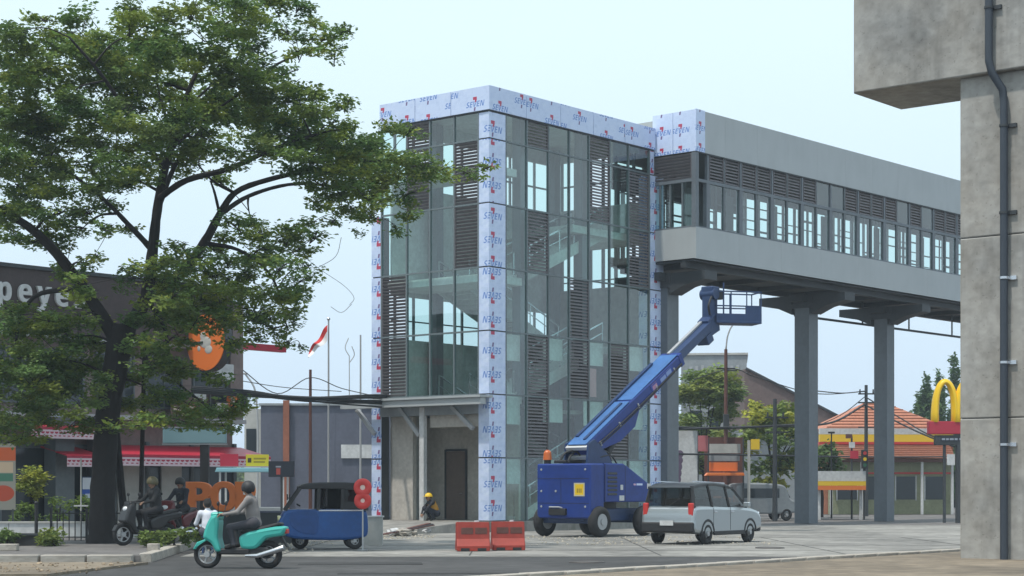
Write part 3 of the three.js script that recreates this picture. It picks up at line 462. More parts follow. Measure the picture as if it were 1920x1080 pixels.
// ---------------------------------------------------------------- vehicles
function wheelSet(parent, x, y, z, R, w, name = 'wheel') { const t = mesh(name, new THREE.TorusGeometry(R - w * .45, w * .5, 12, 32).translate(x, y, z), M.rubber, parent); mesh('rim', [new THREE.TorusGeometry(R - w * .95, .018, 6, 28).translate(x, y, z), cyl(R * .22, R * .22, w * 1.1, x, y, z, 14, 'z'), ...[0, 1, 2, 3, 4].map(k => box((R - w) * 2 * .5, .03, w * .35, 0, 0, 0).translate((R - w) * .5, 0, 0).rotateZ(k * 1.2566).translate(x, y, z))], M.greyPaint, t); return t; }
{ // three-wheeled taxi, facing the left of the photograph
  const c = at(606, 915, 47.6), BJ = thing('auto_rickshaw', 'blue three-wheeled motor taxi with black canopy passing the letters', 'rickshaw', V(c.x, .02, c.z), Math.PI + .16);
  const paint = std(.007, .085, .31, .42, { map: wear });
  mesh('body', [ext(smoothPts([[1.12, .42], [1.17, .70], [1.06, .92], [.92, 1.02], [.2, 1.03], [-.6, 1.03], [-1.05, 1.0], [-1.12, .7], [-1.08, .34], [-.6, .24], [.2, .24], [.78, .28]], 60), 1.26, .07)], paint, BJ);
  mesh('trim_strip', [span(-1.0, .15, .985, 1.02, .632, .642), span(-1.0, .15, .985, 1.02, -.642, -.632)], M.chrome, BJ);
  mesh('canopy', [ext(smoothPts([[.66, 1.62], [.4, 1.71], [-.4, 1.73], [-1.0, 1.70], [-1.14, 1.62], [-1.12, 1.48], [-.4, 1.55], [.52, 1.55]], 40), 1.24, .03), span(-1.13, -1.09, 1.0, 1.6, -.58, .58)], M.black, BJ);
  for (const s of [-1, 1]) { for (const [xa, xb, w] of [[1.0, .56, .07], [.16, .14, .09], [-.45, -.47, .08], [-1.04, -1.06, .16]]) mesh('pillar', beam(V(xa, 1.0, s * .57), V(xb, 1.65, s * .57), w), M.black, BJ); mesh('side_curtain', span(-1.05, -.5, 1.03, 1.22, s * .57 - .012, s * .57 + .012), M.black, BJ); mesh('side_window', new THREE.PlaneGeometry(.5, .36).translate(-.76, 1.41, s * .575), M.glassDark, BJ); }
  mesh('windscreen', new THREE.PlaneGeometry(1.04, .74).rotateX(-.60).rotateY(Math.PI / 2).translate(.78, 1.31, 0), M.glassDark, BJ);
  mesh('seat', [rbox(.5, .14, 1.1, .05, -.62, .86, 0), rbox(.14, .66, 1.1, .05, -.95, 1.2, 0), rbox(.06, .5, 1.0, .02, -.05, 1.36, 0), rbox(.36, .12, .5, .05, .2, .9, 0), rbox(.1, .4, .5, .04, -.02, 1.15, 0)], M.black, BJ);
  mesh('canvas_side', [span(-.45, .14, 1.02, 1.56, .555, .57)], M.black, BJ); mesh('rear_canvas', span(-1.1, -.5, 1.02, 1.6, -.566, -.552), M.black, BJ); mesh('cab_door', ext(smoothPts([[.2, .42], [.2, .98], [.82, .98], [.88, .66], [.62, .44]], 30), .03, .01).translate(0, 0, -.625), std(.006, .07, .27, .4, { map: wear }), BJ); mesh('cab_door', ext(smoothPts([[.2, .42], [.2, .98], [.82, .98], [.88, .66], [.62, .44]], 30), .03, .01).translate(0, 0, .625), std(.006, .07, .27, .4, { map: wear }), BJ); mesh('front_guard', [tube(curve([V(1.12, .4, -.5), V(1.24, .45, 0), V(1.12, .4, .5)], 10), .025), tube(curve([V(1.14, .6, -.5), V(1.27, .62, 0), V(1.14, .6, .5)], 10), .02)], M.greyPaint, BJ);
  mesh('handlebar', tube(curve([V(.62, 1.12, -.32), V(.68, 1.16, 0), V(.62, 1.12, .32)], 8), .02), M.black, BJ);
  for (const s of [-1, 1]) { const h = mesh('headlight', [cyl(.08, .08, .06, 1.14, .78, s * .34, 16, 'x')], std(.75, .7, .35, .2), BJ); mesh('indicator', ball(.045, 1.1, .62, s * .5), M.yellow, h); mesh('mirror', [rbox(.03, .16, .1, .01, .9, 1.34, s * .72), beam(V(.86, 1.3, s * .58), V(.9, 1.34, s * .7), .015)], M.black, BJ); }
  mesh('registration_plate', plate(.3, .1).rotateY(Math.PI / 2).translate(1.17, .55, 0), M.yellow, BJ);
  wheelSet(BJ, .60, .22, 0.0, .215, .11); wheelSet(BJ, -.78, .22, .54, .215, .12); wheelSet(BJ, -.78, .22, -.54, .215, .12);
  mesh('fender', [ext([[.36, .34], [.42, .45], [.6, .5], [.78, .45], [.86, .33], [.80, .30], [.74, .4], [.6, .445], [.46, .4], [.42, .31]], .2, .01)], M.black, BJ);
}
function scooter(label, pos, turn, paint, trim, group) { // local +x forward
  const S = thing('motor_scooter', label, 'scooter', pos, turn, group);
  wheelSet(S, .62, .28, 0, .28, .10, 'front_wheel'); wheelSet(S, -.62, .28, 0, .28, .12, 'rear_wheel');
  mesh('front_fender', ext([[.34, .32], [.40, .52], [.60, .60], [.82, .52], [.90, .38], [.84, .38], [.76, .5], [.6, .55], [.46, .5], [.40, .32]], .17, .02), paint, S);
  mesh('leg_shield', [ext(smoothPts([[.50, .50], [.66, .62], [.60, .86], [.50, 1.04], [.38, 1.06], [.34, .92], [.36, .62], [.30, .36], [.40, .34]], 40), .44, .06)], paint, S);
  mesh('floorboard', rbox(.62, .12, .34, .03, .04, .34, 0), trim, S);
  mesh('rear_body', [ext(smoothPts([[-.12, .40], [-.06, .62], [-.28, .74], [-.80, .84], [-1.0, .82], [-.94, .66], [-.62, .60], [-.40, .40]], 40), .36, .06)], paint, S);
  mesh('engine', [rbox(.5, .2, .26, .05, -.42, .34, 0), cyl(.1, .1, .3, -.6, .3, 0, 16, 'z')], M.black, S);
  mesh('exhaust', tube([V(-.2, .26, -.16), V(-.45, .26, -.19), V(-.8, .36, -.2), V(-.98, .42, -.2)], [.03, .05, .06, .055], 12), M.chrome, S);
  mesh('saddle', [ext(smoothPts([[-.10, .70], [-.14, .80], [-.5, .84], [-.86, .92], [-.9, .86], [-.5, .74]], 30), .28, .05)], M.black, S);
  mesh('handlebar', [tube(curve([V(.24, 1.06, -.34), V(.34, 1.08, -.2), V(.42, 1.06, 0), V(.34, 1.08, .2), V(.24, 1.06, .34)], 12), .018), cyl(.025, .025, .12, .24, 1.06, .33, 8, 'z'), cyl(.025, .025, .12, .24, 1.06, -.33, 8, 'z')], M.black, S);
  mesh('handlebar_cover', rbox(.2, .16, .34, .05, .42, 1.04, 0), paint, S);
  mesh('headlight', ball(.1, .55, .92, 0, .6, .7, 1.1), std(.7, .72, .74, .15), S);
  for (const s of [-1, 1]) mesh('mirror', [beam(V(.34, 1.1, s * .22), V(.32, 1.26, s * .28), .014), ball(.06, .32, 1.29, s * .29, .4, .8, 1.2)], M.black, S);
  mesh('tail_light', rbox(.05, .09, .2, .015, -1.0, .74, 0), M.red, S);
  mesh('mudguard', ext([[-.86, .6], [-1.0, .42], [-1.03, .43], [-.9, .66]], .12, .01), M.black, S);
  return S;
}
{ // people carrier behind the boom lift, silver
  const c = at(1318, 915, 53), MV = thing('people_carrier', 'silver people carrier standing beside the boom lift', 'car', V(c.x, .0, c.z), TH + .1);
  const paint = new THREE.MeshPhysicalMaterial({ color: lin(.36, .40, .42), roughness: .3, metalness: .5, clearcoat: .8, clearcoatRoughness: .08 });
  mesh('body', [ext(smoothPts([[2.08, .42], [2.12, .72], [1.85, .95], [1.2, 1.04], [.2, 1.07], [-1.6, 1.1], [-2.05, 1.04], [-2.12, .7], [-2.06, .36], [-1.0, .28], [1.0, .28]], 70), 1.7, .1)], paint, MV);
  mesh('roof', [ext(smoothPts([[.55, 1.60], [.2, 1.70], [-.6, 1.76], [-1.6, 1.73], [-2.0, 1.62], [-1.9, 1.60], [-.6, 1.66], [.4, 1.56]], 44), 1.38, .04)], std(.03, .032, .036, .3), MV);
  for (const s of [-1, 1]) {
    for (const [a, b, w] of [[V(1.22, 1.04, s * .78), V(.48, 1.62, s * .64), .07], [V(.1, 1.06, s * .8), V(.05, 1.66, s * .66), .07], [V(-.95, 1.06, s * .8), V(-1.0, 1.7, s * .66), .07], [V(-2.0, 1.05, s * .76), V(-1.9, 1.64, s * .64), .1]]) mesh('pillar', beam(a, b, w), M.black, MV);
    const wn = (a, b, cc, d) => { const g = new THREE.BufferGeometry().setFromPoints([a, b, cc, a, cc, d]); g.setAttribute('uv', new THREE.Float32BufferAttribute(new Array(12).fill(0), 2)); g.computeVertexNormals(); return g; };
    mesh('side_window', wn(V(1.1, 1.07, s * .79), V(.1, 1.07, s * .8), V(.07, 1.63, s * .665), V(.48, 1.6, s * .66)), M.glassDark, MV);
    mesh('side_window', wn(V(.06, 1.07, s * .8), V(-.93, 1.07, s * .8), V(-.98, 1.68, s * .665), V(.02, 1.66, s * .665)), M.glassDark, MV);
    mesh('side_window', wn(V(-.98, 1.07, s * .8), V(-1.98, 1.07, s * .77), V(-1.88, 1.62, s * .65), V(-1.03, 1.68, s * .665)), M.glassDark, MV);
    mesh('door_handle', [rbox(.16, .035, .03, .01, .2, .92, s * .86), rbox(.16, .035, .03, .01, -.85, .92, s * .86)], M.chrome, MV);
    mesh('mirror', rbox(.12, .14, .2, .03, .95, 1.12, s * .94), paint, MV);
    mesh('headlight', rbox(.2, .16, .34, .04, 2.0, .82, s * .62), std(.7, .74, .78, .1), MV); mesh('tail_light', rbox(.1, .36, .16, .03, -2.06, 1.0, s * .72), M.red, MV);
    mesh('roof_rail', beam(V(.2, 1.74, s * .58), V(-1.7, 1.79, s * .58), .035), M.chrome, MV);
    for (const x of [1.35, -1.3]) wheelSet(MV, x, .31, s * .76, .31, .2);
  }
  mesh('windscreen', new THREE.PlaneGeometry(1.38, .92).rotateX(-.91).rotateY(Math.PI / 2).translate(.86, 1.34, 0), M.glassDark, MV);
  mesh('rear_window', new THREE.PlaneGeometry(1.3, .52).rotateX(.18).rotateY(-Math.PI / 2).translate(-1.99, 1.36, 0), M.glassDark, MV);
  mesh('bumper', rbox(.2, .3, 1.66, .06, -2.06, .5, 0), M.black, MV); mesh('bumper', rbox(.2, .28, 1.62, .06, 2.06, .46, 0), M.black, MV); mesh('registration_plate', plate(.42, .14, .02).rotateY(-Math.PI / 2).translate(-2.17, .62, 0), M.white, MV); mesh('wiper', beam(V(-2.1, 1.12, .05), V(-2.03, 1.3, .35), .02), M.black, MV);
  for (const s of [-1, 1]) { for (const x of [1.35, -1.3]) mesh('wheel_arch', new THREE.TorusGeometry(.37, .045, 8, 24, Math.PI).scale(1, 1, .8).translate(x, .32, s * .835), M.black, MV); mesh('sill_trim', rbox(1.9, .12, .06, .02, .02, .32, s * .84), M.black, MV); for (const x of [.08, -.96]) mesh('door_seam', span(x - .006, x + .006, .4, 1.05, s * .852 - .003, s * .852 + .003), M.black, MV); }
  mesh('seats', [rbox(.5, .6, 1.3, .08, .2, 1.0, 0), rbox(.5, .6, 1.3, .08, -.9, 1.0, 0)], M.black, MV);
}
for (let i = 0; i < 2; i++) { // plastic water barriers
  const u = [886, 952][i], c = at(u, 915, [46, 46.6, 47.6][i]);
  const b = thing('road_barrier', ['red plastic barrier nearer the entrance ramp', 'red plastic barrier nearer the boom lift'][i], 'barrier', V(c.x, .025, c.z), .12, 'red plastic barriers');
  mesh('shell', ext([[-.28, 0], [-.28, .12], [-.16, .3], [-.10, .72], [.10, .72], [.16, .3], [.28, .12], [.28, 0]], .84, .03).rotateY(Math.PI / 2), M.barrier, b);
  mesh('filler_cap', cyl(.06, .06, .04, .1, .74, 0), M.white, b); mesh('recess', [rbox(.3, .16, .012, .004, -.15, .5, .145), rbox(.3, .16, .012, .004, .2, .5, .145)], M.rust, b);
  mesh('foot_slot', [span(-.32, -.1, 0, .07, -.285, .285), span(.1, .32, 0, .07, -.285, .285)], M.black, b);
}
// ---------------------------------------------------------------- people
function sdfMesh(bones, lo, hi, cell, k = .035) { // bones: [a, b, ra, rb, colour]; smooth union meshed with marching cubes, vertex colours from the nearest bone
  const size = Math.max(hi.x - lo.x, hi.y - lo.y, hi.z - lo.z), n = Math.min(120, Math.ceil(size / cell) + 4), mc = new MarchingCubes(n, new THREE.MeshBasicMaterial(), false, false, 60000);
  mc.isolation = 0; const half = size / 2 * n / (n - 4), cen = lo.clone().add(hi).multiplyScalar(.5), p = V(0, 0, 0);
  const B = bones.map(([a, b, ra, rb, c]) => { const d = b.clone().sub(a); return { a, d, dd: d.lengthSq() || 1e-9, ra, rb, c }; });
  const dist = (b, q) => { const h = Math.max(0, Math.min(1, ((q.x - b.a.x) * b.d.x + (q.y - b.a.y) * b.d.y + (q.z - b.a.z) * b.d.z) / b.dd)), x = q.x - b.a.x - b.d.x * h, y = q.y - b.a.y - b.d.y * h, z = q.z - b.a.z - b.d.z * h; return Math.sqrt(x * x + y * y + z * z) - (b.ra + (b.rb - b.ra) * h); };
  for (let z = 0; z < n; z++) for (let y = 0; y < n; y++) for (let x = 0; x < n; x++) {
    p.set(cen.x + (x / (n / 2) - 1) * half, cen.y + (y / (n / 2) - 1) * half, cen.z + (z / (n / 2) - 1) * half);
    let m = 9; for (const b of B) { const d = dist(b, p); if (d > m + k) continue; const h = Math.max(k - Math.abs(m - d), 0) / k; m = Math.min(m, d) - h * h * k * .25; }
    mc.field[z * n * n + y * n + x] = -m;
  }
  mc.update(); const c = mc.count, pos = new Float32Array(c * 3), nor = new Float32Array(c * 3), col = new Float32Array(c * 3);
  for (let i = 0; i < c; i++) { p.set(mc.positionArray[i * 3] * half + cen.x, mc.positionArray[i * 3 + 1] * half + cen.y, mc.positionArray[i * 3 + 2] * half + cen.z); p.toArray(pos, i * 3); let best = 9, bc; for (const b of B) { const d = dist(b, p); if (d < best) { best = d; bc = b.c; } } col.set(bc, i * 3); }
  for (let i = 0; i < c * 3; i++) nor[i] = mc.normalArray[i];
  const g = new THREE.BufferGeometry(); g.setAttribute('position', new THREE.BufferAttribute(pos, 3)); g.setAttribute('color', new THREE.BufferAttribute(col, 3)); g.computeVertexNormals(); return g;
}
const bodyMat = new THREE.MeshStandardMaterial({ vertexColors: true, roughness: .85 });
const SKIN = [.33, .19, .125], HAIR = [.014, .012, .011];
function person(label, pos, turn, P, C, opts = {}) { // P: joints in metres facing +x; C: colours
  const j = n => V(...P[n]), arm = C.sleeve || C.shirt, b = [];
  const hipL = j('hip').add(V(0, 0, .1)), hipR = j('hip').add(V(0, 0, -.1)), ch = j('chest'), nk = j('neck'), hd = j('head');
  b.push([j('hip'), j('hip').lerp(ch, .5), .135, .14, C.shirt], [hipL, hipR, .12, .12, C.pants], [j('hip').lerp(ch, .5), ch, .14, .15, C.shirt], [ch.clone().add(V(0, .06, .15)), ch.clone().add(V(0, .06, -.15)), .085, .085, C.shirt], [ch, nk, .09, .055, C.shirt], [nk, hd, .052, .05, SKIN]);
  for (const s of ['L', 'R']) {
    const sg = s === 'L' ? 1 : -1, sh = ch.clone().add(V(0, .08, sg * .18)), el = j('elbow' + s), ha = j('hand' + s), hp = s === 'L' ? hipL : hipR, kn = j('knee' + s), an = j('ankle' + s), toe = j('toe' + s);
    b.push([sh, el, .062, .048, arm], [el, ha, .044, .030, C.long ? arm : SKIN], [hp, kn, .098, .066, C.pants], [kn, an, .064, .042, C.pants], [an, toe, .045, .036, C.shoe || HAIR]);
    // palm and five fingers
    const f = ha.clone().sub(el).normalize(), side = V(0, 0, sg), dn = f.clone().cross(side).normalize();
    const palm = ha.clone().addScaledVector(f, .07); b.push([ha, palm, .026, .03, SKIN]);
  }
  const all = b.flatMap(q => [q[0], q[1]]), lo = all.reduce((m, q) => m.min(q), V(9, 9, 9)).subScalar(.18), hi = all.reduce((m, q) => m.max(q), V(-9, -9, -9)).addScalar(.18);
  const gs = [sdfMesh(b, lo, hi, .0165)];
  // head on a finer grid, turned by opts.look
  const H = (x, y, z) => V(x, y, z), hb = [[H(-.015, .03, 0), H(-.01, -.02, 0), .098, .086, SKIN], [H(.035, -.065, 0), H(.03, -.03, 0), .052, .066, SKIN], [H(.092, .012, 0), H(.108, -.022, 0), .010, .016, SKIN], [H(.0, -.0, .088), H(0, -.03, .086), .018, .014, SKIN], [H(.0, -.0, -.088), H(0, -.03, -.086), .018, .014, SKIN], [H(.083, .012, .032), H(.083, .012, .034), .015, .015, [.03, .02, .02]], [H(.083, .012, -.032), H(.083, .012, -.034), .015, .015, [.03, .02, .02]], [H(.080, -.062, .02), H(.080, -.062, -.02), .012, .012, [.24, .09, .08]], [H(-.035, .055, 0), H(-.06, -.0, 0), .096, .088, HAIR]];
  const hg = sdfMesh(hb, V(-.2, -.2, -.2), V(.2, .2, .2), .0075, .02); hg.rotateZ(opts.nod || 0).rotateY(opts.look || 0).translate(hd.x, hd.y + .08, hd.z); gs.push(hg);
  for (const s of ['L', 'R']) { // fingers: four unequal, bent, and a thumb leaving the side of the palm
    const sg = s === 'L' ? 1 : -1, el = j('elbow' + s), ha = j('hand' + s), f = ha.clone().sub(el).normalize(), side = V(0, 0, 1).addScaledVector(f, -f.z).normalize(), dn = f.clone().cross(side).normalize().multiplyScalar(f.clone().cross(side).y > 0 ? -1 : 1), palm = ha.clone().addScaledVector(f, .07);
    const col = g => { const c = g.attributes.position.count; g.setAttribute('color', new THREE.BufferAttribute(new Float32Array(c * 3).map((_, i) => SKIN[i % 3]), 3)); g.deleteAttribute('uv'); return g.toNonIndexed(); };
    [.07, .08, .075, .058].forEach((l, i) => { const o = palm.clone().addScaledVector(side, (i - 1.5) * .021), m = o.clone().addScaledVector(f, l * .55).addScaledVector(dn, .012), e = m.clone().addScaledVector(f, l * .25).addScaledVector(dn, l * .42); gs.push(col(tube([o, m, e], [.0105, .0095, .0075], 7))); });
    const o = ha.clone().addScaledVector(f, .03).addScaledVector(side, -sg * .026), m = o.clone().addScaledVector(f, .03).addScaledVector(side, -sg * .024), e = m.clone().addScaledVector(f, .03).addScaledVector(dn, .012); gs.push(col(tube([o, m, e], [.013, .0115, .009], 7)));
  }
  const T = thing('person', label, 'person', pos, turn, opts.group);
  const body = new THREE.Mesh(mergeGeometries(gs), bodyMat); body.name = 'body'; body.castShadow = body.receiveShadow = true; T.add(body);
  if (opts.helmet) { const g = new THREE.SphereGeometry(.145, 24, 14, 0, Math.PI * 2, 0, Math.PI * (opts.full ? .66 : .52)).scale(1.06, 1.0, .94); const hm = mesh('helmet', [g.rotateZ(.12).rotateY(opts.look || 0).translate(hd.x - .012, hd.y + .105, hd.z)], opts.helmet, T); if (opts.brim) mesh('brim', new THREE.CylinderGeometry(.175, .178, .014, 24).scale(1.05, 1, .95).rotateY(opts.look || 0).translate(hd.x + .02, hd.y + .115, hd.z), opts.helmet, hm); if (opts.visor) mesh('visor', new THREE.SphereGeometry(.152, 20, 6, Math.PI - .9, 1.8, Math.PI * .3, Math.PI * .16).rotateY(Math.PI).rotateY(opts.look || 0).translate(hd.x, hd.y + .11, hd.z), M.glassDark, hm); }
  if (opts.vest) { const a = j('hip').lerp(ch, .25), c2 = ch.clone().add(V(0, .05, 0)); mesh('vest', [tube([a, a.clone().lerp(c2, .5), c2], [.165, .175, .17], 18, false)], opts.vest, T); }
  return T;
}
const RIDE = { hip: [-.34, .90, 0], chest: [-.26, 1.30, 0], neck: [-.23, 1.46, 0], head: [-.20, 1.50, 0], elbowL: [-.06, 1.12, .27], elbowR: [-.06, 1.12, -.27], handL: [.20, 1.08, .31], handR: [.20, 1.08, -.31], kneeL: [.12, .82, .17], kneeR: [.12, .82, -.17], ankleL: [.04, .46, .15], ankleR: [.04, .46, -.15], toeL: [.20, .42, .15], toeR: [.20, .42, -.15] };
const STAND = { hip: [0, .93, 0], chest: [0, 1.32, 0], neck: [.01, 1.48, 0], head: [.02, 1.52, 0], elbowL: [-.03, 1.12, .26], elbowR: [-.03, 1.12, -.26], handL: [.05, .86, .28], handR: [.05, .86, -.28], kneeL: [.03, .5, .1], kneeR: [-.02, .5, -.1], ankleL: [0, .09, .11], ankleR: [-.05, .09, -.11], toeL: [.15, .04, .13], toeR: [.10, .04, -.13] };
const SQUAT = { hip: [-.12, .28, 0], chest: [.08, .62, 0], neck: [.16, .76, 0], head: [.19, .79, 0], elbowL: [.30, .48, .20], elbowR: [.30, .48, -.20], handL: [.42, .26, .10], handR: [.42, .26, -.10], kneeL: [.26, .46, .17], kneeR: [.24, .44, -.17], ankleL: [.03, .09, .14], ankleR: [.01, .09, -.14], toeL: [.18, .04, .16], toeR: [.16, .04, -.16] };
const SIT = { hip: [0, .52, 0], chest: [.06, .90, 0], neck: [.08, 1.06, 0], head: [.11, 1.10, 0], elbowL: [.16, .72, .27], elbowR: [.16, .72, -.27], handL: [.38, .60, .16], handR: [.38, .60, -.16], kneeL: [.42, .53, .15], kneeR: [.42, .53, -.15], ankleL: [.40, .09, .14], ankleR: [.40, .09, -.14], toeL: [.55, .04, .15], toeR: [.55, .04, -.15] };
{
  const teal = std(.05, .42, .36, .35), g = [.23, .21, .20];
  const s1 = at(446, 915, 36.4), sp = V(s1.x, .0, s1.z); scooter('bright turquoise scooter ridden along the near lane', sp, Math.PI - .12, teal, M.black);
  person('rider in grey jacket and dark helmet on the turquoise scooter', sp, Math.PI - .12, RIDE, { shirt: g, pants: [.05, .05, .06], long: true }, { helmet: M.black, full: true, visor: false, look: -.9 });
  const s2 = at(272, 915, 46.4), p2 = V(s2.x, .15, s2.z); scooter('black scooter stopped on the pavement beside the big tree', p2, Math.PI + .7, std(.02, .02, .022, .35), M.black);
  person('rider in black jacket and olive helmet on the black scooter', p2, Math.PI + .7, RIDE, { shirt: [.022, .022, .024], pants: [.02, .02, .024], long: true }, { helmet: std(.10, .085, .04, .5), full: true });
  const s3 = at(330, 915, 49.5), p3 = V(s3.x, .15, s3.z); scooter('dark red scooter standing behind the black one', p3, Math.PI + 1.2, std(.12, .012, .016, .35), M.black);
  person('rider in dark navy jacket sitting on the dark red scooter', p3, Math.PI + 1.2, RIDE, { shirt: [.02, .022, .034], pants: [.02, .02, .024], long: true }, { helmet: M.black, full: true });
  const s4 = at(390, 915, 44.5), st = V(s4.x, .012, s4.z);
  const stool = thing('stool', 'small plastic stool under the person in white', 'stool', st.clone(), 0); mesh('stool_seat', cyl(.16, .16, .04, 0, .40, 0, 18), M.blueDeep, stool); for (let k = 0; k < 4; k++) mesh('leg', beam(V(Math.cos(k * 1.571 + .78) * .12, .39, Math.sin(k * 1.571 + .78) * .12), V(Math.cos(k * 1.571 + .78) * .17, 0, Math.sin(k * 1.571 + .78) * .17), .03), M.blueDeep, stool);
  person('person in white shirt sitting with bowed head before the orange letters', st.clone(), -Math.PI / 2 + .3 + Math.PI, SIT, { shirt: [.62, .64, .70], pants: [.06, .06, .08] }, { nod: -.3 });
  const T = person('worker in yellow helmet and vest crouching at the tower entrance', V(-2.91, .386, -67.4), Math.PI + .45, SQUAT, { shirt: [.02, .022, .03], pants: [.02, .024, .04], long: true }, { helmet: M.yellow, brim: true, vest: std(.48, .24, .03, .7), nod: -.4 });
}
// ---------------------------------------------------------------- trees
const leafMats = [[.175, .235, .065], [.125, .185, .055]].map(c => new THREE.MeshPhysicalMaterial({ color: lin(...c), roughness: .9, transmission: .4, thickness: 0, side: THREE.DoubleSide, specularIntensity: .3 }));
function sprayGeo(seed, n, len, wid, spread) { // a twig end with n pointed leaves
  const r = rng(seed), gs = [];
  for (let i = 0; i < n; i++) {
    const g = new THREE.BufferGeometry(), l = len * (.7 + .6 * r()), w = wid * (.7 + .6 * r());
    g.setAttribute('position', new THREE.Float32BufferAttribute([0, 0, 0, l * .45, .012, w, l, -.03 * l, 0, 0, 0, 0, l, -.03 * l, 0, l * .45, .012, -w], 3)); g.setAttribute('uv', new THREE.Float32BufferAttribute(new Array(12).fill(.5), 2)); g.computeVertexNormals();
    g.rotateX((r() - .5) * 1.5); g.rotateZ((r() - .65) * .9); g.rotateY(r() * 6.283); g.translate((r() - .5) * spread, (r() - .5) * spread * .5, (r() - .5) * spread); gs.push(g);
  }
  return merge(gs);
}
function crown(parent, clumps, geo, mat, seed, density, tones, flat = 1, sub = 0) { // clumps: {c, rx, ry, rz}; leaves spread through the volume of each clump
  const r = rng(seed), items = [], q = new THREE.Object3D(), col = new THREE.Color();
  for (const k of clumps) {
    const n = Math.max(3, Math.round(density * k.rx * k.ry)), tone = tones[Math.floor(r() * tones.length)];
    const cores = Array.from({ length: sub ? Math.max(3, Math.round(sub * (.6 + .8 * r()))) : 0 }, () => { const a = r() * 6.283, b = Math.acos(2 * r() - 1), d = Math.pow(r(), .4) * 1.05; return [k.rx * d * Math.sin(b) * Math.cos(a), k.ry * d * Math.cos(b), k.rz * d * Math.sin(b) * Math.sin(a), .26 + .2 * r(), tones[Math.floor(r() * tones.length)]]; });
    for (let i = 0; i < n; i++) {
      const th = r() * 6.283, ph = Math.acos(2 * r() - 1), rad = Math.pow(r(), .45) * (.8 + .5 * r() * r() + (r() < .12 ? .5 * r() : 0));
      q.position.set(k.c.x + k.rx * rad * Math.sin(ph) * Math.cos(th), k.c.y + k.ry * rad * Math.cos(ph), k.c.z + k.rz * rad * Math.sin(ph) * Math.sin(th));
      let ct = tone; if (sub && r() < .9) { const c = cores[Math.floor(r() * cores.length)]; q.position.set(k.c.x + c[0] + k.rx * c[3] * rad * Math.sin(ph) * Math.cos(th) * 1.5, k.c.y + c[1] + k.ry * c[3] * rad * Math.cos(ph) * .8, k.c.z + c[2] + k.rz * c[3] * rad * Math.sin(ph) * Math.sin(th) * 1.5); ct = c[4]; }
      q.rotation.set((r() - .5) * .9 * flat, r() * 6.283, (r() - .5) * .9 * flat); q.scale.setScalar(.7 + .6 * r()); q.updateMatrix();
      const v = .75 + .5 * r(), t = r() < .12 ? tones[Math.floor(r() * tones.length)] : ct; items.push([q.matrix.clone(), t[0] * v, t[1] * v, t[2] * v]);
    }
  }
  const m = new THREE.InstancedMesh(geo, mat, items.length); items.forEach((it, i) => { m.setMatrixAt(i, it[0]); m.setColorAt(i, col.setRGB(it[1], it[2], it[3])); });
  m.name = 'crown'; m.userData.kind = 'stuff'; m.castShadow = m.receiveShadow = true; parent.add(m); return m;
}
const TONES = [[1, 1, 1], [.8, .95, .9], [1.25, 1.2, .8], [1.1, 1.12, .9], [.72, .9, .95], [1.4, 1.25, .75], [.9, 1.05, .9]];
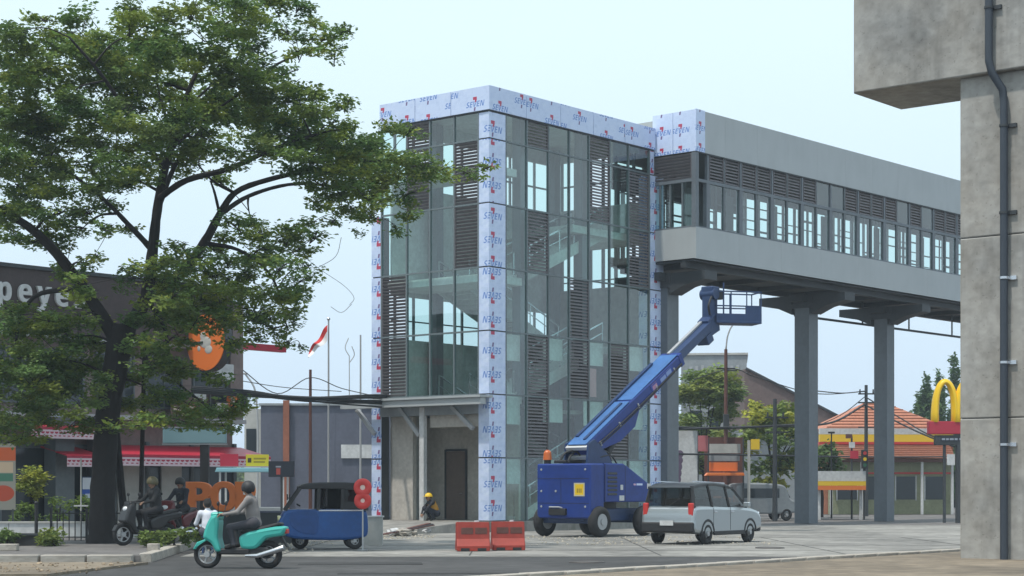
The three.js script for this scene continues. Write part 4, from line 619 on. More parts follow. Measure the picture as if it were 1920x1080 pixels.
{ // the large rain tree at the left
  const D = 48, T = thing('rain_tree', 'large spreading tree with dark forked trunk on the pavement', 'tree', V(0, 0, 0)), r = rng(8);
  const raw = [30,60,50,25,75,38,30,14,40,105,45,28,60,150,50,40,140,50,45,35,190,75,50,40,245,20,30,18,250,62,60,40,300,72,60,40,350,30,50,35,400,20,60,35,450,30,50,35,480,62,45,35,520,22,40,25,560,15,35,20,590,45,25,13,640,60,25,14,610,75,30,18,540,62,30,20,560,97,30,13,622,102,18,12,100,120,60,45,160,130,60,45,230,112,60,40,300,112,50,35,280,150,50,30,430,72,50,30,480,142,36,16,530,140,30,13,500,124,40,16,380,75,45,30,50,190,60,50,120,190,45,35,20,230,40,45,60,240,60,40,190,190,60,45,250,190,55,45,330,172,42,34,400,162,44,24,450,168,46,26,500,182,60,35,560,200,50,35,520,222,60,38,592,215,35,25,640,202,25,14,652,190,15,9,300,232,66,42,370,222,55,36,440,222,56,36,470,250,58,33,560,252,60,38,610,270,60,40,660,262,45,30,700,282,45,35,680,312,60,35,640,322,60,33,580,302,60,35,500,290,56,30,430,286,44,24,740,240,40,13,770,245,28,10,750,302,50,24,800,312,40,18,840,326,40,11,880,326,25,8,915,316,11,6,780,332,40,14,720,342,50,30,690,372,46,26,650,358,40,22,760,370,28,13,770,405,18,13,745,430,16,10,680,402,18,12,660,395,22,12,600,345,36,14,50,272,60,30,120,267,60,30,200,267,60,28,250,272,40,25,60,312,70,30,140,312,60,28,220,312,60,28,270,322,35,25,40,352,60,30,110,352,50,25,170,352,45,25,60,392,40,28,120,397,40,24,90,430,38,26,20,402,30,25,20,440,30,25,230,342,40,25,170,402,32,18,200,382,30,18,60,455,36,16,150,432,26,12,240,432,20,10,160,492,20,12,182,480,12,12,122,512,28,22,132,542,34,24,440,422,30,16,490,442,38,22,530,452,38,22,480,482,48,23,520,502,40,22,560,472,26,16,430,492,40,18,400,522,45,23,450,542,45,23,500,552,42,22,550,552,28,15,572,546,14,8,470,582,40,20,520,592,36,15,550,606,18,10,540,646,20,10,565,652,11,6,420,562,40,23,360,542,45,23,330,522,45,23,300,542,45,23,370,482,26,16,340,462,22,12,290,502,38,18,250,522,38,22,360,582,40,18,430,602,33,17,470,622,22,10,600,440,18,9,620,372,36,15,30,622,50,30,80,622,50,30,130,632,40,25,40,672,60,35,110,672,50,35,60,722,60,35,130,712,50,30,30,762,50,30,100,762,50,30,150,762,40,25,60,790,40,16,130,800,40,13,20,800,40,28,170,562,18,18,290,602,33,22,260,642,28,22,280,682,38,28,320,702,38,27,300,742,43,24,350,762,40,23,400,772,43,22,440,772,28,17,420,800,28,10,380,800,28,10,330,790,28,13,280,782,38,18,450,752,22,13,300,652,28,27,-30,90,60,60,-50,180,60,60,-40,280,60,50,-40,360,50,45,-40,640,50,60,-30,740,50,50,340,262,50,34,382,272,42,28,350,312,38,18,402,334,30,12,335,205,48,32,450,132,46,26,400,122,46,28,350,122,42,28,405,200,46,28,470,205,46,28,540,172,36,20,290,280,40,26,330,602,36,20,345,640,24,14,395,606,30,16,432,645,22,14,400,706,28,14,345,692,26,16,200,110,50,36,90,80,44,28,20,120,40,36,150,220,44,34,230,230,46,34,620,235,34,20,720,310,44,26,100,225,46,30,10,300,44,34,200,435,26,14,110,465,26,14,470,412,28,14,505,470,34,18,420,450,24,14,460,515,36,18,380,560,34,18,250,600,26,18,180,650,26,22,190,720,30,22,240,760,34,18,240,700,26,20,600,390,26,10,640,400,24,10,700,410,16,10,580,420,20,9,545,430,30,14,575,500,16,9,585,520,14,8,560,530,24,12,530,560,34,16,500,600,34,14,480,640,22,8,520,620,24,10,555,585,16,9,440,650,18,8,620,420,16,8,670,440,12,7,400,470,24,12,350,500,30,14,320,490,24,12,410,580,34,18,370,610,30,14,300,580,34,18,320,560,34,18,25,590,44,22,90,600,40,20,150,600,30,18,20,700,50,30,90,690,46,28,150,680,36,26,120,740,44,24,40,830,40,16,170,790,30,14,180,610,24,18,210,800,24,10,250,800,30,10], clumps = [];
  for (let i = 0; i < raw.length; i += 4) { const [u, v, a, b] = raw.slice(i, i + 4), reach = Math.max(.25, 1 - Math.pow((u - 300) / 640, 2)), low = v > 560 ? .45 : 1, d = D + (r() - .5) * 9 * reach * low; clumps.push({ c: at(u, v, d), rx: a * d / F * 1.0, ry: b * d / F, rz: a * d / F * 1.15, u, v }); }
  const W = (u, v, dd) => at(u, v, D + dd), px = D / F, nodes = [];
  const limb = (name, pts, parent) => { const P = curve(pts.map(p => W(p[0], p[1], p[3] || 0)), pts.length * 4), R = P.map((_, i) => { const t = i / (P.length - 1) * (pts.length - 1), k = Math.min(pts.length - 2, Math.floor(t)); return (pts[k][2] + (pts[k + 1][2] - pts[k][2]) * (t - k)) * px * (1 + .05 * Math.sin(i * 2.3)); }); P.forEach((p, i) => nodes.push({ p, r: R[i] })); return mesh(name, tube(P, R, 12), M.bark, parent); };
  const trunk = limb('trunk', [[190, 1036, 34], [191, 1005, 26], [194, 900, 23], [203, 770, 22], [222, 660, 24], [232, 610, 24]], T);
  const LB = [
    [[226, 650, 19], [170, 560, 14, -.3], [110, 480, 12, -.8], [60, 430, 10, -1.2], [0, 392, 8, -1.6], [-70, 350, 5, -2]],
    [[236, 620, 18], [272, 562, 15, .2], [285, 480, 13, .3], [294, 400, 11, .2], [308, 320, 10, 0], [330, 250, 8, -.3], [350, 180, 6, -.4], [385, 100, 3, -.5]],
    [[268, 570, 13, .2], [340, 512, 12, .5], [385, 452, 11, .8], [412, 402, 9, 1], [440, 362, 7, 1.1], [510, 335, 6, 1], [600, 318, 5, .6], [700, 300, 4, .2], [820, 322, 2, 0]],
    [[412, 402, 7, 1], [470, 366, 5, 2], [550, 345, 4, 2.6], [640, 350, 3, 2.8]],
    [[300, 370, 8, .1], [350, 338, 7, -1], [430, 316, 6, -1.8], [520, 276, 5, -2.4], [600, 250, 3, -2.6]],
    [[287, 470, 8, .3], [240, 420, 6, 1.2], [190, 370, 5, 2], [120, 320, 4, 2.6], [50, 300, 3, 3]],
    [[296, 390, 7, .2], [340, 290, 5, 1.4], [430, 190, 4, 2.2], [520, 120, 3, 2.6], [620, 80, 2, 2.6]],
    [[308, 320, 6, 0], [250, 230, 5, -1.4], [190, 140, 4, -2.2], [130, 70, 2.5, -2.6]],
    [[150, 540, 7, -.4], [60, 560, 5, .4], [30, 640, 3.5, .8], [60, 740, 2, 1]],
    [[380, 455, 6, .8], [450, 470, 4, .4], [510, 520, 3, 0], [540, 620, 1.5, -.2]],
    [[312, 300, 5, 0], [370, 200, 3.5, 1], [430, 130, 2.5, 1.4], [470, 60, 1.5, 1.6]],
    [[320, 280, 4.5, -.2], [400, 210, 3, -.8], [480, 160, 2, -1.2], [560, 130, 1.2, -1.4]],
    [[325, 260, 4, -.3], [300, 180, 3, .8], [290, 100, 2, 1.2], [300, 40, 1.2, 1.4]],
    [[340, 215, 3.5, -.3], [410, 150, 2.4, .4], [520, 95, 1.4, .8]],
    [[440, 362, 4, 1.1], [400, 340, 3, .6], [372, 310, 2, .2]],
    [[412, 402, 4, 1], [402, 360, 3, .4], [395, 340, 2, 0]],
    [[275, 560, 6, .2], [310, 620, 4.5, .8], [320, 700, 3.5, 1], [400, 770, 2, 1]],
  ];
  LB.forEach(l => limb('limb', l.map(p => [p[0], p[1], p[2] * .8, p[3]]), T));
  // branches from the limbs to every leaf clump, nearest first
  const left = clumps.map(k => ({ k, d: 1e9 })), tw = [];
  while (left.length) {
    for (const e of left) { e.d = 1e9; for (const n of nodes) { const q = n.p.distanceTo(e.k.c) - n.r * 2 + (n.p.y > e.k.c.y + .5 ? .4 : 0); if (q < e.d) { e.d = q; e.n = n; } } }
    left.sort((a, b) => a.d - b.d);
    for (const e of left.splice(0, 24)) {
      const a = e.n.p, b = e.k.c, m = a.clone().lerp(b, .5).add(V((r() - .5) * .25, .06 + r() * .1, (r() - .5) * .25)), P = curve([a, m, b], 7), r0 = Math.min(e.n.r * .7, .045), R = P.map((_, i) => r0 + (.010 - r0) * i / 7); if (!(a.distanceTo(b) > 1.0 && a.y > b.y && Math.abs(a.y - b.y) > .55 * a.distanceTo(b)) && !(e.n.r < .03 && a.distanceTo(b) > .8 && Math.abs(a.y - b.y) > .7 * a.distanceTo(b))) tw.push(tube(P, R, 6, false)); P.slice(2).forEach((p, i) => nodes.push({ p, r: R[i + 2] }));
      for (let s = 0; s < 5; s++) { const dir = V((r() - .5) * e.k.rx * 1.8, (r() - .3) * e.k.ry * 1.6, (r() - .5) * e.k.rz * 1.8); tw.push(tube([b.clone().lerp(a, .25 * r()), b.clone().addScaledVector(dir, .55).add(V(0, .05, 0)), b.clone().add(dir)], [.014, .010, .005], 4, false)); }
    }
  }
  stuff(mesh('twigs', tw, M.bark, T));
  // bare hanging twigs on the open side
  mesh('bare_twig', [tube(curve([W(556, 470, 0), W(600, 505, 0), W(650, 540, 0), W(664, 560, 0), W(655, 572, 0)], 16), [.014, .006], 5), tube(curve([W(596, 502, 0), W(630, 480, 0), W(640, 445, 0)], 10), .007, 5), tube(curve([W(660, 570, 0), W(640, 586, 0), W(620, 575, 0)], 8), .006, 5)], M.bark, T);
  const A = clumps.filter((_, i) => i % 2), B = clumps.filter((_, i) => !(i % 2));
  crown(T, A, sprayGeo(3, 12, .135, .034, .34), leafMats[0], 21, 265, TONES, 1, 8); crown(T, B, sprayGeo(4, 12, .125, .036, .36), leafMats[1], 22, 265, TONES, 1, 8);
}
function bushTree(name, label, base, h, clumps, seed, tones, group, trunkR = .12, leaf = .30, dens = 85) { // smaller trees further off; clumps [dx, y, dz, rx, ry]
  const T = thing(name, label, 'tree', base, 0, group); mesh('trunk', tube([V(0, 0, 0), V(.05, h * .3, 0), V(0, h * .6, .05)], [trunkR, trunkR * .8, trunkR * .4], 8), M.bark, T);
  mesh('limb', clumps.slice(0, 6).map(c => tube([V(0, h * .35, 0), V(c[0] * .5, (h * .4 + c[1]) / 2 + .1, c[2] * .5), V(c[0], c[1], c[2])], [trunkR * .5, trunkR * .3, trunkR * .12], 6, false)), M.bark, T);
  crown(T, clumps.map(c => ({ c: V(c[0], c[1], c[2]), rx: c[3], ry: c[4], rz: c[3] })), sprayGeo(seed, 9, leaf, leaf * .28, leaf * 1.7), leafMats[seed % 2], seed, dens, tones); return T;
}
{
  const r = rng(64), cl = (n, w, y0, y1, s) => Array.from({ length: n }, () => { const y = y0 + (y1 - y0) * r(), k = Math.sqrt(Math.max(.1, 1 - Math.pow((y - (y0 + y1) / 2) / (y1 - y0) * 1.8, 2))); return [(r() - .5) * 2 * w * k, y, (r() - .5) * 2 * w * k, s * (.7 + .6 * r()), s * (.5 + .4 * r())]; });
  let p = at(1318, 915, 104); bushTree('street_tree', 'wide pale green tree behind the boom in front of the grey block', V(p.x, 0, p.z), 6.5, cl(34, 2.0, 2.6, 8.0, .85), 71, [[1.5, 1.4, 1.3], [1.2, 1.25, 1.1], [2, 1.6, 1.2]]);
  p = at(1448, 915, 96); bushTree('street_tree', 'yellow green tree between the stalls and the first bridge column', V(p.x, 0, p.z), 5.5, cl(30, 1.4, 1.6, 6.0, .65), 72, [[1.3, 1.25, 1.1], [2.2, 1.7, .9], [1, 1.1, 1]]);
  p = at(1540, 915, 100); bushTree('street_tree', 'small dark tree just behind the first bridge column', V(p.x, 0, p.z), 3.6, cl(12, .9, 1.6, 3.9, .5), 73, [[1, 1.1, 1], [.8, .9, .9]]);
  p = at(56, 925, 57); bushTree('potted_tree', 'small yellow green tree in front of the dark shop window', V(p.x, .19, p.z), 1.6, cl(8, .3, 1.2, 2.2, .3), 74, [[1.9, 1.5, .8], [1.4, 1.3, .8]], null, .05, .13, 420);
  [[1722, 735, 150, 1.0], [1737, 703, 148, 1.5], [1760, 700, 146, 1.6], [1789, 660, 150, 1.15]].forEach(([u, v, d, w], i) => {
    const top = at(u, v, d), T = thing('cypress_tree', ['short pointed cypress at the end of the tiled roof', 'cypress rising just left of the yellow arches', 'cypress standing behind the yellow arches', 'tallest slim cypress beside the concrete pier'][i], 'tree', V(top.x, 0, top.z), 0, 'cypress trees behind the tiled restaurant');
    mesh('trunk', tube([V(0, 0, 0), V(0, top.y * .9, 0)], [.18, .03], 8), M.bark, T);
    const cs = []; for (let k = 0; k < 26; k++) { const t = k / 25, y = 1.2 + (top.y - 1.5) * t, w2 = w * (1 - .75 * t * t) * (.75 + .4 * r()) * (t > .9 ? .5 : 1); cs.push({ c: V((r() - .5) * w2 * .6, y, (r() - .5) * w2 * .6), rx: w2 * .62, ry: .55, rz: w2 * .62 }); }
    crown(T, cs, sprayGeo(80 + i, 8, .34, .07, .4), leafMats[1], 80 + i, 130, [[.8, .95, 1.1], [.6, .8, .9]], 2);
  });
  // hedges and ground plants on the left
  const hedge = (name, label, u, d, y, w, h, n, seed, tones) => { const p = at(u, 915, d), T = thing(name, label, 'shrub', V(p.x, y, p.z)); mesh('stem', [tube([V(0, 0, 0), V(.05, h * .7, 0)], .02), tube([V(.1, 0, .05), V(-.1, h * .6, 0)], .015)], M.bark, T); crown(T, Array.from({ length: n }, () => ({ c: V((r() - .5) * w, h * (.3 + .6 * r()), (r() - .5) * .5), rx: .17, ry: .14, rz: .17 })), sprayGeo(seed, 9, .14, .03, .2), leafMats[0], seed, 420, tones); };
  hedge('shrub', 'low green shrub at the end of the dark planter', 97, 45.6, .15, .35, .40, 5, 91, [[1.3, 1.2, 1], [1, 1, 1]]);
  hedge('shrub', 'grassy green shrub beside the black scooter', 325, 44.8, .15, 1.4, .42, 12, 92, [[1, 1, .9], [.8, .9, .8]]);
  hedge('shrub', 'dark green shrub at the left edge of the planter', 12, 45.4, .15, .3, .4, 4, 93, [[.8, .9, .9]]);
  hedge('shrub', 'wide dark shrub behind the fence before the shop', 110, 56, .19, 2.6, 1.2, 20, 94, [[.7, .85, .8], [1, 1.1, .8]]);
  // far line of trees closing the horizon
  const items = []; for (let i = 0; i < 90; i++) { const u = -300 + i * 29 + r() * 20, d = 240 + r() * 60, p2 = at(u, 915, d); items.push({ c: V(p2.x, 2 + r() * 2.2, p2.z), rx: 2.6 + r() * 2, ry: 2.2 + r() * 1.6, rz: 2 }); }
  const far = new THREE.Group(); const m = crown(scene, items, sprayGeo(99, 9, .9, .26, 1.5), leafMats[1], 99, 9, [[1, 1, 1], [1.3, 1.2, 1]]); m.name = 'treeline'; tag(m, 'far line of green trees along the horizon', 'trees', null, 'stuff');
}
// ---------------------------------------------------------------- shop at the left
const font = await new FontLoader().loadAsync('fonts/droid/droid_sans_bold.typeface.json');
const glyph = (ch, size, depth, bevel = .01) => { const g = new TextGeometry(ch, { font, size, depth, curveSegments: 6, bevelEnabled: bevel > 0, bevelSize: bevel, bevelThickness: bevel, bevelSegments: 1 }); g.computeBoundingBox(); return g.translate(-g.boundingBox.min.x, 0, 0); };
{
  const R = thing('restaurant', 'brown fronted fast food restaurant with white sign letters behind the big tree', 'building', V(-16.24, 0, -58), TH);
  mesh('wall', [span(-6, 10.3, .19, 3.9, -9, -.6), span(-6, 10.0, 3.9, 6.7, -9, -.2)], M.pinkWall, R);
  mesh('wall', span(9.7, 10.3, 3.9, 8.2, -9, -.02), M.pinkWall, R);
  mesh('fascia', span(-6, 9.69, 6.6, 8.62, -.3, .12), M.brownWall, R);
  mesh('roof', [span(-6.1, 10.4, 8.63, 8.75, -9.1, .2)], M.steelDark, R);
  mesh('trim', [span(-6, 9.69, 6.48, 6.59, -.2, .2), span(-6, 10.3, 3.9, 4.05, -.6, .15)], M.greyPaint, R);
  [['p', -.22], ['e', .55], ['y', 1.25], ['e', 1.98], ['s', 2.74]].forEach(([c, x]) => { const m = mesh('sign_letter', glyph(c, .74, .08), M.white, R); m.position.set(x, 7.55 - x * .012, .13); });
  for (let i = 0; i < 7; i++) { const x = -4.5 + i * 2.1, w = mesh('window', span(x, x + 1.5, 4.4, 6.1, -.19, -.15), M.darkGlass, R); mesh('window_frame', [span(x - .06, x, 4.34, 6.16, -.2, -.1), span(x + 1.5, x + 1.56, 4.34, 6.16, -.2, -.1), span(x, x + 1.5, 6.1, 6.16, -.2, -.1), span(x, x + 1.5, 4.34, 4.4, -.2, -.1), span(x + .73, x + .77, 4.4, 6.1, -.19, -.12)], M.steel, w); }
  for (const [a, b] of [[7.2, 8.0], [8.3, 9.5]]) for (let k = 0; k < 6; k++) mesh('cladding_board', span(a, b, 4.3 + k * .3, 4.58 + k * .3, -.19, -.16 + (k % 2) * .006), M.pinkWall, R);
  // ground floor: glazed front, columns, poster, doors
  for (let i = 0; i < 8; i++) { const x = -5.6 + i * 2; const w = mesh('shop_window', span(x, x + 1.86, .3, 2.9, -.58, -.54), i % 3 === 2 ? M.coolWall : M.darkGlass, R); mesh('window_frame', [span(x + 1.86, x + 2, .2, 3.2, -.6, -.48), span(x, x + 1.86, 2.9, 3.05, -.6, -.5)], M.steel, w); }
  for (const x of [1.9, 3.6]) mesh('pillar', span(x, x + .75, .19, 3.9, -.3, .3), M.steel, R);
  mesh('wall_panel', [span(5.0, 6.0, .25, 2.6, -.5, -.44), span(6.9, 7.8, .25, 2.6, -.5, -.44)], M.paleWall, R);
  const post = mesh('poster', plate(.62, .85, .03).translate(3.2, 1.55, .33), label2(.62, .85, (x, w, h) => { x.fillStyle = '#26405e'; x.fillRect(0, 0, w, h); x.fillStyle = '#c3c9d2'; x.fillRect(w * .08, h * .04, w * .84, h * .45); x.fillStyle = '#1b4a9c'; x.fillRect(w * .06, h * .5, w * .88, h * .2); x.fillStyle = '#b4bdcc'; x.fillRect(w * .25, h * .66, w * .5, h * .3); }), R);
  // awnings
  const scallop = label2(4, 1, (x, w, h) => { x.fillStyle = '#c9b3bb'; x.fillRect(0, 0, w, h); x.fillStyle = '#9c1f3c'; x.fillRect(0, 0, w, h * .18); for (let i = 0; i < 8; i++) { x.beginPath(); x.arc((i + .5) * w / 8, h * .36, w / 16 * .8, 0, Math.PI); x.fill(); x.fillRect(i * w / 8, h * .70, w / 16, h * .1); } });
  const awn = (x0, x1, y, drop, out) => { const a = mesh('awning', [beam(V((x0 + x1) / 2, y, -.5), V((x0 + x1) / 2, y - drop, out), x1 - x0, .04)], M.signRed, R); const n = Math.max(1, Math.round((x1 - x0) / 1.6)); for (let i = 0; i < n; i++) { const w = (x1 - x0) / n; mesh('valance', plate(w - .01, .34, .015).translate(x0 + (i + .5) * w, y - drop - .19, out + .005), scallop, a); } };
  awn(3.9, 10.6, 3.05, .35, 1.1); awn(.6, 3.4, 3.75, .2, .8); awn(1.9, 3.3, 2.95, .3, .9);
  // projecting round emblems, facing the street
  for (const [u, v, rr] of [[366, 646, 1.0], [438, 752, .36]]) {
    const s = mesh('round_sign', cyl(rr, rr, .34, 0, 0, 0, 40, 'x'), M.steelDark, R), k = (u - 960) / F, t = (k * 58 + 16.24) / (.6368 - k * .771), d = 58 + .771 * t; s.position.set(t - .2, 1.6 + (915 - v) * d / F, .9 * rr + .1);
    mesh('emblem', new THREE.CylinderGeometry(rr * .97, rr * .97, .03, 40).rotateZ(Math.PI / 2).translate(-.186, 0, 0), M.orange, s);
    mesh('emblem_mark', [[.0, .0, .20, .30], [.22, -.12, .16, .16], [-.25, .16, .15, .2], [.38, .3, .08, .1], [-.2, -.34, .1, .08]].map(([a, b, c, d]) => ball(1, -.2, rr * a, rr * b, .02, rr * c, rr * d)), M.paleWall, s);
  }
  mesh('emblem_bracket', [span(7.6, 7.7, 6.6, 6.68, -.1, .9)], M.steelDark, R);
  mesh('sign_blade', [span(10.3, 12.5, 6.62, 6.86, -.35, -.1)], M.signRed, R);
  mesh('air_unit', [rbox(.8, .6, .35, .03, 9.2, 5.7, .1)], M.white, R); mesh('signboard', [span(7.9, 8.4, 4.5, 4.9, .12, .16), span(8.9, 9.7, 4.35, 4.62, .12, .16)], M.white, R);
  mesh('menu_board', plate(1.4, .8, .05).translate(7.4, 4.35, .3), label2(1.4, .8, (x, w, h) => { x.fillStyle = '#5b4a3e'; x.fillRect(0, 0, w, h); const r = rng(3); for (let i = 0; i < 26; i++) { x.fillStyle = ['#cdbfa8', '#a2472c', '#d8d3c4', '#3c2c28'][i % 4]; x.fillRect(r() * w, r() * h, 18 + r() * 30, 8 + r() * 14); } }), R);
}
{ // advertising panel at the far left edge
  const p = at(6, 915, 55), t = thing('poster_stand', 'orange and white food poster stand at the left edge', 'sign', V(p.x, .19, p.z), .2);
  mesh('panel', plate(.72, 2.0, .05).translate(0, 1.75, 0), label2(.72, 2, (x, w, h) => { x.fillStyle = '#8b8a80'; x.fillRect(0, 0, w, h); x.fillStyle = '#b5552c'; x.fillRect(0, h * .06, w, h * .2); x.fillStyle = '#b9a58c'; x.fillRect(0, h * .28, w * .9, h * .16); x.fillStyle = '#3f6f5c'; x.fillRect(w * .3, h * .45, w * .6, h * .12); x.fillStyle = '#a8452c'; x.beginPath(); x.ellipse(w * .5, h * .75, w * .45, h * .12, 0, 0, 7); x.fill(); }), t);
  mesh('leg', box(.05, .8, .05, -.28, .38, 0), M.steelDark, t); mesh('leg', box(.05, .8, .05, .28, .38, 0), M.steelDark, t);
}
{ // orange standing letters on a low wall, seven-shaped sign next to the rickshaw
  const a = at(346, 915, 52.5), b = at(566, 915, 52.5), W = thing('letter_wall', 'low dark planter wall carrying the orange letters', 'wall', V(a.x, .012, a.z));
  mesh('wall', span(0, b.x - a.x, 0, .88, -.3, .3), M.steelDark, W); mesh('coping', span(-.03, b.x - a.x + .03, .88, .93, -.33, .33), M.greyWall, W);
  [['P', 350, 50], ['O', 396, 50], ['P', 442, 38]].forEach(([c, u, w], i) => { const p = at(u, 915, 52.3), g = glyph(c, .80, .16, .02); g.computeBoundingBox(); g.scale(w / 65.5 / g.boundingBox.max.x, 1, 1); const m = mesh('standing_letter', g, M.orange); m.position.set(p.x, .965, p.z); tag(m, ['orange standing letter P at the end of the low wall', 'orange standing letter O on the low wall', 'orange standing letter mostly hidden behind the turquoise scooter rider'][i], 'letter', 'orange letters'); });
  const p = at(680, 930, 46), S = thing('round_sign', 'red figure eight shaped sign on a thin post beside the tower', 'sign', V(p.x, .012, p.z), 0);
  mesh('sign_face', [new THREE.TorusGeometry(.145, .085, 10, 26).scale(1, 1, .5).translate(0, 1.60, 0), new THREE.TorusGeometry(.135, .085, 10, 26).scale(1, 1, .5).translate(0, 1.27, 0)], M.red, S);
  mesh('sign_centre', [cyl(.08, .08, .03, 0, 1.60, -.01, 18, 'z'), cyl(.07, .07, .03, 0, 1.27, -.01, 18, 'z')], std(.68, .52, .46, .6), S);
  mesh('post', [cyl(.02, .02, 1.2, 0, .55, -.02, 10), cyl(.12, .14, .04, 0, .02, -.02, 16)], M.greyPaint, S);
  const c = at(652, 950, 50.6), Wc = thing('kiosk_counter', 'pale counter panel beside the red sign', 'counter', V(c.x + .55, .012, c.z), 0); mesh('panel', span(-.1, .42, 0, .78, -.1, .1), M.paleWall, Wc); mesh('top', span(-.13, .45, .78, .82, -.13, .13), M.white, Wc);
}
// ---------------------------------------------------------------- small street furniture on the left
{
  let p = at(384, 915, 55), t = thing('sign_post', 'pale blue sign box on a thick dark post above the awning', 'sign', V(p.x, .19, p.z));
  mesh('post', span(-.13, .13, 0, 2.75, -.1, .1), M.black, t); const sb = mesh('sign_box', rbox(1.9, .46, .22, .03, -.3, 2.98, .0), std(.20, .33, .37, .5), t); mesh('sign_edge', [span(-1.27, .67, 3.21, 3.25, -.12, .12), span(-1.27, .67, 2.71, 2.745, -.12, .12)], M.coolWall, sb);
  p = at(478, 915, 60); t = thing('food_stall', 'small stall with pale blue roof and yellow sign beside the awning', 'stall', V(p.x, .02, p.z));
  mesh('stall_roof', ext([[-1.2, 2.1], [1.1, 2.1], [1.05, 2.24], [-1.15, 2.24]], 1.4, .02), std(.25, .5, .58, .5), t); mesh('counter', rbox(2.0, .95, .9, .03, 0, .48, 0), M.coolWall, t); for (const [x, z] of [[-1.05, .6], [1.0, .6], [-1.05, -.6], [1.0, -.6]]) mesh('post', box(.06, 2.1, .06, x, 1.05, z), M.white, t);
  mesh('yellow_sign', plate(.74, .38, .06).translate(.15, 2.48, .5), label2(2, 1, (x, w, h) => { x.fillStyle = '#c9bd34'; x.fillRect(0, 0, w, h); x.fillStyle = '#3c3a28'; x.fillRect(w * .08, h * .3, w * .16, h * .4); x.fillStyle = '#8f8530'; x.fillRect(w * .34, h * .28, w * .55, h * .16); x.fillRect(w * .34, h * .56, w * .5, h * .16); }), t);
  mesh('awning_back', span(-1.2, -.6, 2.3, 2.7, -.4, -.35), M.signRed, t);
  p = at(528, 915, 58); t = thing('menu_sign', 'dark square sign with a small red mark above the rickshaw', 'sign', V(p.x, .02, p.z)); mesh('board', plate(.82, .5, .1).translate(0, 2.18, 0), label2(1.6, 1, (x, w, h) => { x.fillStyle = '#232a36'; x.fillRect(0, 0, w, h); x.fillStyle = '#a34a44'; x.fillRect(w * .3, h * .45, w * .16, h * .4); x.fillStyle = '#8a8f9a'; x.fillRect(w * .28, h * .3, w * .2, h * .1); }), t); mesh('post', box(.07, 1.95, .07, 0, .97, -.01), M.steelDark, t);
  // white wall with black railing, dark planter
  p = at(0, 915, 53.5); t = thing('low_wall', 'long low white wall behind the black railing', 'wall', V(p.x - 1, .15, p.z)); for (let i = 0; i < 4; i++) mesh('wall_block', span(i * 1.3, i * 1.3 + 1.28, 0, .42, -.12, .12), M.white, t); mesh('coping', span(0, 5.2, .42, .47, -.15, .15), M.paleWall, t);
  p = at(96, 915, 50.5); t = thing('iron_railing', 'black iron railing beside the tree trunk', 'railing', V(p.x, .15, p.z)); for (let i = 0; i < 13; i++) mesh('bar', cyl(.016, .016, .82, i * .165, .41, 0, 8), M.black, t); mesh('rail', [span(-.03, 2.02, .74, .77, -.015, .015), span(-.03, 2.02, .08, .11, -.015, .015)], M.black, t); for (const x of [0, .98, 1.96]) mesh('post', span(x - .03, x + .03, 0, .9, -.03, .03), M.black, t);
  p = at(0, 915, 46.2); t = thing('planter_box', 'long dark planter box at the pavement edge', 'planter', V(p.x - .5, .15, p.z)); mesh('box', span(0, 1.9, 0, .26, -.3, .3), M.black, t); mesh('rim', [span(-.03, 1.93, .26, .3, .24, .33), span(-.03, 1.93, .26, .3, -.33, -.24)], M.steelDark, t); mesh('soil', span(.02, 1.88, .24, .28, -.24, .24), M.dirt, t);
  p = at(25, 1045, 42.2); const blk = mesh('concrete_block', rbox(.42, .16, .24, .02), M.kerb); blk.position.set(p.x - .1, .23, p.z); tag(blk, 'pale concrete block lying on the pavement at the left edge', 'block');
  p = at(288, 1040, 41.8); const bk = mesh('concrete_block', rbox(.26, .18, .22, .02), M.kerb); bk.position.set(p.x, .24, p.z); tag(bk, 'pale concrete block lying in front of the black scooter', 'block');
  p = at(68, 915, 52); t = thing('bollard', 'thin dark bollard standing before the white wall', 'bollard', V(p.x, .15, p.z)); mesh('shaft', cyl(.05, .05, 1.0, 0, .5, 0), M.black, t); mesh('cap', ball(.06, 0, 1.02, 0), M.black, t);
  p = at(152, 915, 51.5); t = thing('sign_pole', 'thin pale pole between the railing and the trunk', 'pole', V(p.x, .15, p.z)); mesh('shaft', cyl(.022, .022, 2.3, 0, 1.15, 0, 10), M.paleWall, t); mesh('bracket', box(.4, .04, .04, 0, .95, 0), M.white, t);
  for (const [u0, u1, top, d, w, lab] of [[238, 214, 770, 48.6, .1, 'leaning dark timber post beside the big trunk'], [262, 272, 620, 49.2, .06, 'slim dark pole rising into the crown beside the trunk']]) { const a = at(u0, 915, d), b = at(u1, top, d), m = mesh('timber_pole', tube([V(a.x, .15, a.z), V((a.x + b.x) / 2, b.y / 2, a.z), b], w), M.bark); tag(m, lab, 'pole'); }
}
